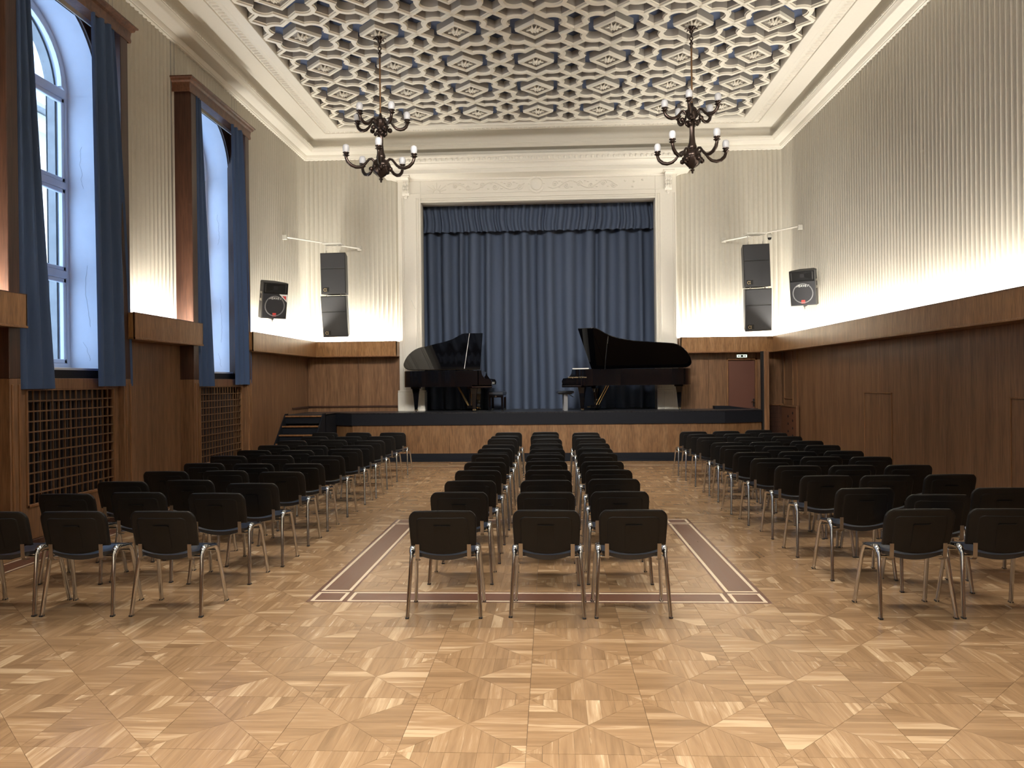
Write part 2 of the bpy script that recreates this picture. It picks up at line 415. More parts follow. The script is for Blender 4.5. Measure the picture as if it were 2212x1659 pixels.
zz = -.0006
def strip(x0, x1, y0, y1, al):
    v = [(x0, y0, zz), (x1, y0, zz), (x1, y1, zz), (x0, y1, zz)]
    mb.add(v, [(0, 1, 2, 3)], M['inlay_brown'], .5, [(p[0], p[1]) if al == 'x' else (p[1], p[0]) for p in v])
strip(IX1, IX2, IY1, IY1+T, 'x'); strip(IX1, IX2, IY2-T, IY2, 'x'); strip(IX1, IX1+T, IY1+T, IY2-T, 'y'); strip(IX2-T, IX2, IY1+T, IY2-T, 'y')
mb.build('brown_line', None, inlay, recalc=False)
# border band round the room
band = empty('border_inlay', (0, 0, 0), label='brown and cream inlaid band running along the walls at the floor edge', category='floor inlay')
for x0, x1, y0, y1, al, mt in ((-5.50, -5.475, YF, 16.2, 'y', 'inlay_brown'), (-5.475, -5.45, YF, 16.2, 'y', 'inlay_cream'), (-5.45, -5.24, YF, 16.2, 'y', 'inlay_brown'), (-5.24, -5.215, YF, 16.2, 'y', 'inlay_cream'), (-5.215, -5.19, YF, 15.88, 'y', 'inlay_brown'),
        (5.05, 5.075, YF, 15.88, 'y', 'inlay_brown'), (5.075, 5.10, YF, 16.2, 'y', 'inlay_cream'), (5.10, 5.22, YF, 16.2, 'y', 'inlay_brown'),
        (-5.19, 5.05, 15.88, 15.94, 'x', 'inlay_brown'), (-5.19, 5.05, 16.16, 16.2, 'x', 'inlay_cream')):
    m1 = MB(); piece(m1, rect(x0, x1, y0, y1), al, M[mt], .6); m1.build('band_strip', None, band, recalc=False)
for x0, x1, y0, y1, al in ((-5.9, -5.50, YF, 17.5, 'y'), (5.22, 5.45, YF, 17.5, 'y'), (-5.19, 5.05, 15.94, 16.16, 'x')):
    n = 9; 
    for k in range(n):
        if al == 'y': R_ = rect(x0, x1, y0+(y1-y0)*k/n, y0+(y1-y0)*(k+1)/n)
        else: R_ = rect(x0+(x1-x0)*k/n, x0+(x1-x0)*(k+1)/n, y0, y1)
        m1 = MB(); piece(m1, R_, al, M['parquet']); m1.build('plank', None, floor, recalc=False)
for r in range(8):
    for k in range(6):
        xo = -5.5+(r % 2)*-.9
        a, b = max(-5.5, xo+k*2.1), min(5.22, xo+(k+1)*2.1)
        if b > a:
            m1 = MB(); piece(m1, rect(a, b, 16.2+r*.11, 16.2+(r+1)*.11), 'x', M['parquet']); m1.build('plank', None, floor, recalc=False)

# ---------------------------------------------------------------- shell and ribbed plaster walls
def flute_profile(a, b, pitch=.11, depth=.022, n=8):
    """concave flutes with narrow ridges between a and b"""
    N = max(1, round((b-a)/pitch)); p = (b-a)/N; out = []
    for k in range(N):
        for q in range(n):
            t = q/n; out.append((a+(k+t)*p, -depth*math.sin(PI*t)**.8))
    out.append((b, 0)); return out
def ribbed(plane, sgn, at, a, b, z0, z1):
    """plane 'x' or 'y'; sgn = direction into the room"""
    P = flute_profile(a, b); v = []; f = []
    for t, d in P:
        c = at+sgn*d*1.0
        for z in (z0, z1): v.append((c, t, z) if plane == 'x' else (t, c, z))
    n = len(P)
    for k in range(n-1): f.append((2*k, 2*k+2, 2*k+3, 2*k+1))
    return v, f
def wall_obj(name, parts, slab):
    mb = MB()
    for a in parts: v, f = ribbed(*a); mb.add(v, f, M['plaster'])
    o = MB().box(*slab, M['plaster']).build(name, None, **ST)
    q = mb.build('ribbed_plaster', None, o, recalc=False, smooth=40)
    return o
ZT = 7.2
# right
wr = wall_obj('wall_right', [('x', -1, XR, YF, YB, 2.3, ZT)], (XR+.03, XR+.35, YF-.3, 20.4, -.2, 8.3))
# back wall (two flanks + strip above the stage opening is the proscenium)
OX0, OX1, OZ = -3.0, 2.477, 6.0
wb = MB().box(-6.9, OX0-.02, YB+.03, YB+.3, -.2, 8.3, M['plaster']).box(OX1+.02, XR+.3, YB+.03, YB+.3, -.2, 8.3, M['plaster']).box(OX0-.1, OX1+.1, YB+.03, YB+.3, OZ+.02, 8.3, M['plaster']).build('wall_back', None, **ST)
mb = MB()
for a in (('y', -1, YB, XL, OX0-.3, 2.3, ZT), ('y', -1, YB, OX1+.3, XR, 2.3, ZT), ('y', -1, YB, OX0-.3, OX1+.3, 6.4, ZT)):
    v, f = ribbed(*a); mb.add(v, f, M['plaster'])
mb.build('ribbed_plaster', None, wb, recalc=False, smooth=40)
# stage house behind the curtain
MB().box(-5, 5, 20.1, 20.4, -.2, 8.3, M['black']).box(-5.2, -5, YB+.3, 20.4, -.2, 8.3, M['black']).box(5, 5.2, YB+.3, 20.4, -.2, 8.3, M['black']).build('wall_stage_house', None, **ST)
# front wall behind the camera
wf = wall_obj('wall_front', [('y', 1, YF, XL, XR, 2.3, ZT)], (-6.9, XR+.3, YF-.35, YF-.03, -.2, 8.3))
# left wall with arched windows
WR, WZS, WZB = .98, 5.57, 2.0                   # reveal radius, spring height, sill
BX = -5.87
def arch_pts(c, r, zs, n=20): return [(c+r*math.cos(PI*k/n), zs+r*math.sin(PI*k/n)) for k in range(n+1)]
def arch_board(mb, x, y0, y1, z0, z1, c, r, zs, zb, m, flip=False, t=.02):
    """board in the plane X=x with an arched opening"""
    A = arch_pts(c, r, zs, 24)
    for xx in (x, x-t):
        v = [(xx, y0, z0), (xx, c-r, z0), (xx, c-r, z1), (xx, y0, z1), (xx, c+r, z0), (xx, y1, z0), (xx, y1, z1), (xx, c+r, z1)]
        mb.add(v, [(0, 1, 2, 3), (4, 5, 6, 7)], m)
        if zb > z0: mb.add([(xx, c-r, z0), (xx, c+r, z0), (xx, c+r, zb), (xx, c-r, zb)], [(0, 1, 2, 3)], m)
        for a, b in zip(A, A[1:]): mb.add([(xx, a[0], a[1]), (xx, b[0], b[1]), (xx, b[0], z1), (xx, a[0], z1)], [(0, 1, 2, 3)], m)
    v = [(x, p[0], p[1]) for p in A]+[(x-t, p[0], p[1]) for p in A]; n = len(A)
    mb.add(v, [(k, k+1, n+k+1, n+k) for k in range(n-1)], m)
wl = empty('wall_left', (0, 0, 0), **ST)
mb = MB()
edges = [YF]+sum([[c-1.17, c+1.13] for c in WIN[::-1]], [])+[YB]
for k in range(0, len(edges), 2):
    v, f = ribbed('x', 1, XL, edges[k], edges[k+1], 2.3, ZT); mb.add(v, f, M['plaster'])
for c in WIN:
    v, f = ribbed('x', 1, XL, c-1.17, c+1.13, 6.40, ZT); mb.add(v, f, M['plaster'])
mb.build('ribbed_plaster', None, wl, recalc=False, smooth=40)
mb = MB()
ys = [YF-.3]+[(a+b)/2 for a, b in zip(WIN[::-1], WIN[::-1][1:])]+[20.4]
for k, c in enumerate(WIN[::-1]):
    arch_board(mb, -6.50, ys[k], ys[k+1], -.2, 8.3, c, .94, WZS, WZB-.05, M['stone'], t=.04)
mb.box(-6.54, XL, YF-.3, YF-.03, -.2, 8.3, M['stone']).box(-6.54, XL-.04, YB+.03, 20.4, -.2, 8.3, M['stone'])
mb.build('outer_stone_face', None, wl)
mb = MB()
for c in WIN:   # solid flanks so that no daylight slips round the boards
    mb.box(-6.5, XL-.02, c-1.3, c-WR-.06, -.2, 8.2, M['stone']).box(-6.5, XL-.02, c+WR+.06, c+1.3, -.2, 8.2, M['stone'])
mb.build('wall_core', None, wl)

# ---------------------------------------------------------------- windows
def make_window(n, c):
    w = empty('window_%d' % n, (0, 0, 0), **ST)
    A = [(c+WR, WZB)]+arch_pts(c, WR, WZS, 28)+[(c-WR, WZB)]
    mb = MB(); k = len(A)
    mb.add([(BX, *p) for p in A]+[(-6.42, *p) for p in A], [(q, q+1, k+q+1, k+q) for q in range(k-1)], M['reveal'])
    # small step where the arch springs
    for s in (-1, 1): mb.box(-6.40, BX, *sorted((c+s*WR, c+s*(WR-.008))), WZB, WZS-.02, M['reveal'])
    mb.build('reveal', None, w, smooth=30)
    # hairline cracks in the far reveal
    mb = MB(); random.seed(n)
    for x0, za, zb in ((-6.07, 4.9, 4.35), (-6.02, 3.35, 2.55), (-6.10, 2.35, 2.1)):
        pts = []; x = x0
        for q in range(22):
            x += random.choice((-.011, -.004, .004, .010)); pts.append((x, c+WR-.0092, za+(zb-za)*q/21))
        mb.tube(pts, .0011, 4, M['grey'])
    mb.build('wall_crack', None, w)
    R2 = .94; A2 = [(c+R2, WZB)]+arch_pts(c, R2, WZS, 28)+[(c-R2, WZB)]
    mb = MB().add([(-6.42, *p) for p in A2]+[(-6.52, *p) for p in A2], [(q, q+1, k+q+1, k+q) for q in range(k-1)], M['stone'])
    mb.build('outer_reveal', None, w)
    MB().box(-6.45, BX+.06, c-WR, c+WR, WZB-.035, WZB, M['upvc'], .006).build('window_sill', None, w)
    MB().box(-6.6, -6.38, c-WR, c+WR, WZB-.09, WZB-.03, M['stone']).build('outer_sill', None, w)
    # frame: fixed arch frame, transoms, mullion, sashes
    def ring(pts_o, pts_i, x0, x1):
        q = MB(); a = len(pts_o)
        v = [(x0, *p) for p in pts_o]+[(x0, *p) for p in pts_i]+[(x1, *p) for p in pts_o]+[(x1, *p) for p in pts_i]
        f = []
        for i in range(a-1):
            f += [(i, i+1, a+i+1, a+i), (2*a+i, 3*a+i, 3*a+i+1, 2*a+i+1), (a+i, a+i+1, 3*a+i+1, 3*a+i), (i, 2*a+i, 2*a+i+1, i+1)]
        return q.add(v, f, M['upvc'])
    def outl(r, zb): return [(c+r, zb)]+arch_pts(c, r, WZS, 24)+[(c-r, zb)]
    ring(outl(WR+.01, WZB), outl(WR-.065, WZB), -6.27, -6.34).build('window_frame', None, w)
    fi = WR-.065
    q = MB()
    for z0, z1 in ((WZB, WZB+.07), (3.17, 3.27), (4.33, 4.42), (5.50, 5.62)): q.box(-6.35, -6.265, c-fi, c+fi, z0, z1, M['upvc'], .008)
    q.build('transom', None, w)
    MB().box(-6.345, -6.26, c-.045, c+.045, WZB, 5.55, M['upvc'], .008).build('mullion', None, w)
    for s in (0, 1):
        ya, yb = (c+.045, c+fi) if s else (c-fi, c-.045)
        for z0, z1 in ((WZB+.07, 3.17), (3.27, 4.33), (4.42, 5.50)):
            q = MB(); t = .055
            q.box(-6.33, -6.275, ya, ya+t, z0, z1, M['upvc'], .008).box(-6.33, -6.275, yb-t, yb, z0, z1, M['upvc'], .008)
            q.box(-6.33, -6.275, ya, yb, z0, z0+t, M['upvc'], .008).box(-6.33, -6.275, ya, yb, z1-t, z1, M['upvc'], .008)
            sash = q.build('sash', None, w)
            MB().box(-6.306, -6.302, ya+t, yb-t, z0+t, z1-t, M['glass']).build('pane', None, sash)
    pts = [(c+fi*math.cos(PI*k/24), WZS+.05+(fi-.05)*math.sin(PI*k/24)) for k in range(25)]
    top = ring([(c+fi*math.cos(PI*k/24), WZS+.05+(fi-.045)*math.sin(PI*k/24)) for k in range(25)], [(c+(fi-.05)*math.cos(PI*k/24), WZS+.09+(fi-.14)*math.sin(PI*k/24)) for k in range(25)], -6.275, -6.33).build('arched_sash', None, w)
    MB().prism([(c+(fi-.04)*math.cos(PI*k/24), WZS+.06+(fi-.10)*math.sin(PI*k/24)) for k in range(25)], -6.306, -6.302, 'x', M['glass']).build('pane', None, top)
    return w
for n, c in enumerate(WIN): make_window(n+1, c)

# ---------------------------------------------------------------- wooden window surrounds, pelmets, grilles, curtains
NAMES = {0: 'second window from the front', 1: 'near window'}
def surround(n, c):
    o = empty('window_surround', (XL, c, 0), label=['dark wood window surround with moulded pelmet nearer the stage', 'dark wood window surround with moulded pelmet at the photo left edge', 'dark wood window surround beside the camera', 'dark wood window surround behind the camera'][n], category='window surround')
    def at(mb, name, **k):
        mb.xf(Matrix.Translation((-XL, -c, 0))); return mb.build(name, None, o, **k)
    for a, b in ((c-1.17, c-1.0), (c+.96, c+1.13)):
        mb = MB().box(BX-.01, -5.54, a, b, 1.86, 6.40, M['wood_dark'], .006)
        at(mb, 'side_board')
        mb = MB().box(BX-.01, -5.54, a, b, 0, 1.86, M['wood'], .006)
        mb.box(-5.545, -5.525, a+.02, a+.05, .12, 1.8, M['wood_trim'], .005).box(-5.545, -5.525, b-.05, b-.02, .12, 1.8, M['wood_trim'], .005)
        at(mb, 'pilaster_foot')
    mb = MB(); arch_board(mb, BX+.012, c-1.0, c+.96, 1.86, 6.40, c, WR+.012, WZS, 1.97, M['wood_dark'], t=.02)
    at(mb, 'arched_board')
    mb = MB(); A = arch_pts(c, WR+.012, WZS, 24); B_ = arch_pts(c, WR+.04, WZS, 24); k = len(A)
    v = [(BX+.02, *p) for p in A]+[(BX+.02, *p) for p in B_]+[(BX+.035, *p) for p in A]+[(BX+.035, *p) for p in B_]
    mb.add(v, sum([[(i, i+1, k+i+1, k+i), (2*k+i, 2*k+i+1, 3*k+i+1, 3*k+i), (k+i, k+i+1, 3*k+i+1, 3*k+i), (i, i+1, 2*k+i+1, 2*k+i)] for i in range(k-1)], []), M['wood_dark'])
    at(mb, 'arch_bead', smooth=30)
    prof = [(0, 6.33), (.015, 6.33), (.02, 6.36), (.012, 6.40), (.02, 6.47), (.05, 6.49), (.06, 6.52), (.085, 6.53), (.085, 6.55), (0, 6.55)]
    y0, y1, xf_ = c-1.22, c+1.18, -5.545
    mb = MB().sweep(prof, [(XL, y1), (xf_, y1), (xf_, y0), (XL, y0)][::-1], m=M['wood_trim'])
    mb.v = mb.v
    # flip outward: offset must leave the pelmet body
    mb = MB().sweep([(-d, z) for d, z in prof], [(XL, y0), (xf_, y0), (xf_, y1), (XL, y1)], m=M['pelmet'])
    mb.box(XL, xf_, y0+.01, y1-.01, 6.40, 6.53, M['pelmet'])
    at(mb, 'pelmet', smooth=25)
    at(MB().box(-5.70, -5.68, c-.95, c+.9, 6.27, 6.33, M['whitemetal'], .004), 'curtain_rail', label='grey metal curtain rail under the pelmet')
    # panel and slot below the sill
    at(MB().box(-5.78, BX+.06, c-1.0, c+.96, 1.87, 1.97, M['black']), 'heating_slot')
    at(MB().box(-5.80, -5.615, c-1.0, c+.96, 1.745, 1.868, M['wood'], .006), 'top_rail')
M['pelmet'] = wood('pelmet_wood', (.085, .034, .018), (.125, .05, .026), (.19, .085, .045), scale=(6, 6, 3), rough=.35)
M['slatwood'] = wood('lattice_wood', (.12, .058, .027), (.165, .084, .040), (.22, .12, .06), scale=(14, 14, 2), rough=.4)
def grille(n, c):
    X = -5.62; y0, y1, z0, z1 = c-.80, c+.82, .50, 1.73
    o = empty('radiator_grille', (X, c, 0), label=['wooden lattice radiator grille under the window nearer the stage', 'wooden lattice radiator grille under the window at the photo left edge', 'wooden lattice radiator grille beside the camera', 'wooden lattice radiator grille behind the camera'][n], category='radiator cover')
    tr = Matrix.Translation((-X, -c, 0))
    mb = MB().box(X-.03, X+.005, c-1.0, y0, .0, 1.745, M['wood'], .004).box(X-.03, X+.005, y1, c+.96, .0, 1.745, M['wood'], .004)
    mb.box(X-.03, X+.005, y0, y1, .12, z0, M['wood'], .004).box(X-.03, X+.005, y0, y1, z1, 1.745, M['wood'], .004)
    for a, b, cc, d in ((y0-.03, y0, z0-.03, z1), (y1, y1+.03, z0-.03, z1)): mb.box(X, X+.018, a, b, cc, d, M['wood_trim'], .004)
    mb.box(X, X+.018, y0-.03, y1+.03, z0-.03, z0, M['wood_trim'], .004).box(X, X+.03, c-1.0, c+.96, 0, .12, M['wood_dark'], .004)
    mb.xf(tr).build('frame', None, o)
    nv, nh = 15, 11
    me = MB().box(-.014, .002, -.0068, .0068, z0, z1, M['slatwood']).mesh('slat')
    for k in range(1, nv): link('slat', me, o, (0, y0-c+(y1-y0)*k/nv, 0))
    me = MB().box(-.008, .008, y0-c, y1-c, -.0075, .0075, M['slatwood']).mesh('slat')
    for k in range(1, nh): link('slat', me, o, (0, 0, z0+(z1-z0)*k/nh))
    mb = MB().box(-5.80, -5.79, y0-.1, y1+.1, .1, 1.74, M['heater'])
    k = 0
    while y0+.1+k*.075 < y1-.05: mb.box(-5.77, -5.70, y0+.06+k*.075, y0+.085+k*.075, .25, 1.60, M['heater'], .008); k += 1
    mb.xf(tr).build('radiator', None, o, label='dark ribbed radiator behind the lattice')
def curtain_sheet(fn_y0, fn_y1, x0, z0, z1, folds, amp, seed, mat, plane='x', nu=None, nv=14, thick=.006):
    """hanging cloth; fn_y0/fn_y1 give the two edges as function of t (0 bottom, 1 top)"""
    rr = random.Random(seed); nu = nu or folds*10
    ws = [rr.uniform(.6, 1.4) for _ in range(folds)]; tot = sum(ws); acc = [0]
    for q in ws: acc.append(acc[-1]+q/tot)
    am = [rr.uniform(.7, 1.15) for _ in range(folds)]
    def f(u, t):
        k = 0
        while k < folds-1 and u > acc[k+1]: k += 1
        ph = (u-acc[k])/(acc[k+1]-acc[k])
        s = math.sin(PI*ph); c2 = math.sin(2*PI*ph)
        a = amp*am[k]*(.75+.25*(1-t))*(1 if k % 2 == 0 else -1)
        lo, hi = fn_y0(t), fn_y1(t)
        yy = lo+(hi-lo)*(u+.010*math.sin(7*u+3*t)*(1-t))
        xx = x0+a*s*(1-.25*s*s)+.012*math.sin(5*u+2.2*t+seed)
        z = z0+(z1-z0)*t
        return (xx, yy, z) if plane == 'x' else (yy, xx, z)
    mb = MB(); mb.grid(f, nu, nv, mat); return mb
def curtains(n, c):
    lab = [('slim blue curtain on the near side of the window nearer the stage', 'blue curtain on the stage side of the window nearer the stage'),
           ('blue curtain at the photo left edge, near side of the front window', 'wide blue curtain on the stage side of the leftmost window'),
           ('blue curtain near side of the window beside the camera', 'blue curtain far side of the window beside the camera'),
           ('blue curtain near side of the window behind the camera', 'blue curtain far side of the window behind the camera')][n]
    mb = curtain_sheet(lambda t: c-.985-.02*t, lambda t: c-.44-.36*t**1.0, -5.555, 1.75, 6.34, 5, .05, 10+n, M['curtain'])
    o = mb.build('window_curtain', None, None, smooth=60, recalc=False, label=lab[0], category='curtain', group='blue window curtains')
    mb = curtain_sheet(lambda t: c+.35-.03*t, lambda t: c+1.13-.33*t**1.3, -5.53, 1.77, 6.34, 6, .06, 20+n, M['curtain'])
    o = mb.build('window_curtain', None, None, smooth=60, recalc=False, label=lab[1], category='curtain', group='blue window curtains')
for n, c in enumerate(WIN): surround(n, c); grille(n, c); curtains(n, c)

# ---------------------------------------------------------------- wood wainscot
def panels(parent, plane, sgn, at, a, b, z0, z1, w=1.22, mat='wood', t=.02, g=.0025, off=0.):
    xs = [a]; q = a+off if off else a+w
    while q < b-.15: xs.append(q); q += w
    xs.append(b)
    for p, r in zip(xs, xs[1:]):
        lo, hi = sorted((at, at-sgn*t))
        if plane == 'x': m_ = MB().box(lo, hi, p+g, r-g, z0, z1, M[mat], .002)
        else: m_ = MB().box(p+g, r-g, lo, hi, z0, z1, M[mat], .002)
        m_.build('wood_panel', None, parent)
panels(wr, 'x', -1, WXR, YF, 17.0, .10, SZ0+.02, w=2.1)
panels(wr, 'x', -1, WXR, 17.0, WYB, .10, SZ0+.02, w=3)
for k in range(0, len(edges), 2): panels(wl, 'x', 1, WXL, edges[k], min(edges[k+1], WYB), .10, SZ0+.02, w=1.9)
panels(wb, 'y', -1, WYB, WXL, OX0-.55, .10, SZ0+.02, w=1.22)
panels(wb, 'y', -1, WYB, OX1+.5, 4.09, .10, SZ0+.02, w=1.0, off=.7)
panels(wb, 'y', -1, WYB, 4.78, WXR, .10, SZ0+.02, w=1.0)
panels(wb, 'y', -1, WYB, 4.09, 4.78, 2.26, SZ0+.02, w=1.0)
panels(wf, 'y', 1, YF+.06, WXL, WXR, .10, SZ0+.02, w=1.22)
MB().box(WXR-.012, WXR+.03, YF, 17.9, 0, .10, M['wood_dark'], .003).build('baseboard_right', None, **ST)
mb = MB()
for k in range(0, len(edges), 2): mb.box(WXL-.03, WXL+.012, edges[k], min(edges[k+1], WYB), 0, .10, M['wood_dark'], .003)
mb.build('baseboard_left', None, **ST)
# hatch outlines on the right wall
for n, (ya, yb, lab) in enumerate(((12.34, 13.41, 'far'), (8.15, 9.24, 'near'))):
    mb = MB()
    for a, b, c0, d in ((ya, ya+.02, .1, 1.54), (yb-.02, yb, .1, 1.54), (ya, yb, 1.52, 1.54)): mb.box(WXR-.012, WXR, a, b, c0, d, M['wood_trim'], .002)
    mb.build('hatch_outline', None, wr)
# thin wood strips in the far right corner
mb = MB()
for y in (16.95, 17.25, 17.86): mb.box(WXR-.02, WXR, y-.012, y+.012, 1.19, SZ0, M['wood_trim'], .002)
mb.box(WXR-.02, WXR, 17.25, 17.86, 1.32, 1.345, M['wood_trim'], .002)
mb.build('corner_strip', None, wr)
# low ledge strip near the left back corner
MB().box(-5.76, -3.57, WYB-.03, WYB, 1.20, 1.24, M['wood_dark'], .003).box(WXL, WXL+.03, 16.9, WYB, 1.20, 1.24, M['wood_dark'], .003).build('ledge_strip', None, wb)

# ---------------------------------------------------------------- light shelves
def shelf(path, lab, seams=(), caps=True):
    """path is the front face line (XY); body lies to the left of the path"""
    o = empty('light_shelf', (0, 0, 0), label=lab, category='light shelf')
    P = [Vector(p) for p in path]
    pts = [P[0]]
    for a, b in zip(P, P[1:]):
        L = (b-a).length; n = max(1, round(L/2.45)); 
        for k in range(n):
            p, q = a+(b-a)*k/n, a+(b-a)*(k+1)/n; d = (b-a).normalized(); nn = Vector((-d.y, d.x))
            pp, qq = p+d*(.0015 if k else 0), q-d*(.0015 if k < n-1 else 0)
            e0 = 0; e1 = 0
            v = []
            for s, w in ((0, 0), (1, 0), (1, 1), (0, 1)): v.append((pp if not s else qq)+nn*.018*w)
            mb = MB().add([(q_.x, q_.y, z) for z in (SZ0+.012, SZ1) for q_ in v], [(0, 1, 2, 3), (4, 7, 6, 5), (0, 4, 5, 1), (1, 5, 6, 2), (2, 6, 7, 3), (3, 7, 4, 0)], M['shelf'])
            mb.build('fascia_board', None, o)
    prof = [(-.008, SZ0-.008), (-.010, SZ0+.012), (0, SZ0+.018), (.02, SZ0+.018), (.02, SZ0-.008)]
    MB().sweep(prof, path, m=M['wood_trim']).build('bottom_lip', None, o)
    MB().sweep([(-.003, SZ1-.004), (-.003, SZ1+.006), (.022, SZ1+.006), (.022, SZ1-.004)], path, m=M['wood_dark']).build('top_edge', None, o)
    return o
def shelf_floor(o, x0, x1, y0, y1): MB().box(x0, x1, y0, y1, SZ0-.004, SZ0+.014, M['shelf']).build('shelf_bottom', None, o)
def tube_row(o, x, y, L, alongy):
    n = max(1, round(L/1.5))
    for k in range(n):
        c0 = -L/2+L*(k+.5)/n; h = L/n*.45
        p = [(x, y+c0-h, SZ0+.06), (x, y+c0+h, SZ0+.06)] if alongy else [(x+c0-h, y, SZ0+.06), (x+c0+h, y, SZ0+.06)]
        MB().tube(p, .013, 8, M['tube']).build('lamp_tube', None, o)
FXR, FXL, FYB = 5.05, -5.45, 17.70
s1 = shelf([(2.98, FYB), (FXR, FYB), (FXR, YF)], 'long wooden light shelf with glowing top along the right wall, turning the corner')
s1_ = s1
shelf_floor(s1, FXR-.01, XR, YF, YB); shelf_floor(s1, 3.0, FXR, FYB, YB); tube_row(s1, 5.30, 6.5, 20, True); tube_row(s1, 4.1, 18.08, 1.8, False)
MB().box(2.98, 3.0, FYB, YB, SZ0, SZ1, M['shelf']).build('end_board', None, s1)
s2 = shelf([(FXL, 13.90), (FXL, FYB), (-3.545, FYB)][::1], 'wooden light shelf turning the far left corner behind the stairs')
shelf_floor(s2, XL, FXL+.01, 13.9, YB); shelf_floor(s2, FXL, -3.56, FYB, YB); tube_row(s2, -5.70, 15.9, 3.4, True); tube_row(s2, -4.5, 18.08, 1.6, False)
MB().box(-5.74, FXL, 13.9, 13.918, SZ0, SZ1, M['shelf']).build('end_board', None, s2); MB().box(-3.565, -3.545, FYB, YB, SZ0, SZ1, M['shelf']).build('end_board', None, s2)
for a, b, lab in ((9.86, 11.86, 'short wooden light shelf between the two windows'), (5.74, 7.78, 'wooden light shelf cut off at the photo left edge'), (1.64, 3.68, 'wooden light shelf beside the camera'), (YF, -.42, 'wooden light shelf behind the camera')):
    s3 = shelf([(FXL, a), (FXL, b)], lab); shelf_floor(s3, XL, FXL+.01, a, b); tube_row(s3, -5.70, (a+b)/2, b-a-.2, True)
    for y in (a, b-.018): MB().box(-5.535, FXL+.0, y, y+.018, SZ0, SZ1, M['shelf'], .002).build('end_board', None, s3)
s4 = shelf([(FXR, YF+.35), (FXL, YF+.35)], 'wooden light shelf on the wall behind the camera'); shelf_floor(s4, XL, XR, YF, YF+.35)

# ---------------------------------------------------------------- ceiling: cornice, soffit, coffers
ceil = MB().box(-6.9, XR+.3, YF-.3, 20.4, 7.66, 8.0, M['blue_panel']).build('ceiling', None, **ST)
rectpath = [(XL-.02, YF-.02), (XR+.02, YF-.02), (XR+.02, YB+.02), (XL-.02, YB+.02)]
def off(p): return [(d+.02, z) for d, z in p]
MB().sweep(off([(-.02, 7.11), (.008, 7.118), (.02, 7.13), (.02, 7.142), (.035, 7.150), (.045, 7.17), (.06, 7.205), (.06, 7.218), (.075, 7.222), (.12, 7.226), (.225, 7.232), (.238, 7.237), (.245, 7.245),
      (.25, 7.26), (.275, 7.295), (.282, 7.302), (.282, 7.315), (.29, 7.32), (.29, 7.352), (.27, 7.358), (.14, 7.362), (.125, 7.40), (.135, 7.45), (.165, 7.495), (.215, 7.53), (.28, 7.545), (.30, 7.548)]), rectpath, True, M['white']).build('trim_1', None, smooth=35, **ST)
MB().sweep(off([(.30, 7.548), (.31, 7.540), (.66, 7.536), (.665, 7.526), (.68, 7.524), (.685, 7.512), (.70, 7.510)]), rectpath, True, M['white']).build('trim_2', None, smooth=30, **ST)
tr3 = MB().sweep(off([(.70, 7.510), (.705, 7.535), (.85, 7.535), (.855, 7.512), (.87, 7.502), (.885, 7.503), (.89, 7.492), (.90, 7.488), (.93, 7.488), (.945, 7.498), (1.06, 7.494), (1.085, 7.484), (1.10, 7.482), (1.112, 7.487), (1.12, 7.50), (1.125, 7.665)]), rectpath, True, M['white']).build('trim_3', None, smooth=35, **ST)
# running ornament on the soffit (egg and dart), thousands of small beads
eggs = MB()
def egg(mb, x, y, z, rx, ry, rz, mat, n=6):
    v = [(x, y, z-rz)]; 
    for k in range(n): a = 2*PI*k/n; v.append((x+rx*math.cos(a)*.75, y+ry*math.sin(a)*.75, z-rz*.66))
    for k in range(n): a = 2*PI*k/n; v.append((x+rx*math.cos(a), y+ry*math.sin(a), z))
    f = [(0, 1+(k+1) % n, 1+k) for k in range(n)]+[(1+k, 1+(k+1) % n, 1+n+(k+1) % n, 1+n+k) for k in range(n)]
    mb.add(v, f, mat)
y = YF+.9
while y < YB-.8:
    for x in (XL+.778, XR-.778): egg(eggs, x, y, 7.535, .062, .040, .030, M['white'])
    y += .105
x = XL+.85
while x < XR-.8: egg(eggs, x, YB-.778, 7.535, .040, .062, .030, M['white']); x += .105
eggs.build('egg_moulding', None, tr3, recalc=False, smooth=60, kind='stuff')
leafs = MB()
y = YF+.4
while y < YB-.3:
    for x, s in ((XL+.296, 1), (XR-.296, -1)): leafs.box(*sorted((x, x-s*.02)), y, y+.055, 7.322, 7.350, M['white'])
    y += .075
x = XL+.35
while x < XR-.3: leafs.box(x, x+.055, YB-.296, YB-.28, 7.322, 7.350, M['white']); x += .075
leafs.build('leaf_moulding', None, bpy.data.objects['trim_1'], recalc=False, kind='stuff')

# coffer unit
ZR, ZP = 7.510, 7.662
HP = .6425; HQ = .636
def unit_path(h):
    """diamond with a semicircular lobe on each side (first quadrant first), scaled to half pitch h"""
    q = []
    c0, r, ha = h*.451, h*.303, 78.
    pts = [(h, 0)]+[(c0+r*math.cos(math.radians(45-ha+2*ha*k/12)), c0+r*math.sin(math.radians(45-ha+2*ha*k/12))) for k in range(13)]
    full = []
    for rot in range(4):
        c_, s_ = [(1, 0), (0, 1), (-1, 0), (0, -1)][rot]
        full += [(p[0]*c_-p[1]*s_, p[0]*s_+p[1]*c_) for p in pts]
    return full
def band_mesh(path, prof):
    mb = MB(); mb.sweep(prof, path, True, M['coffer']); 
    return mb
UP = unit_path(HP)
ribw = .033
prof = [(-ribw-.017, ZP), (-ribw-.017, ZR+.030), (-ribw-.015, ZR+.024), (-ribw-.004, ZR+.024), (-ribw, ZR+.012), (-ribw, ZR), (ribw, ZR), (ribw, ZR+.012), (ribw+.004, ZR+.024), (ribw+.015, ZR+.024), (ribw+.017, ZR+.030), (ribw+.017, ZP)]
mb = MB(); mb.sweep(prof, UP, True, None)
mi = []
mb2 = MB()
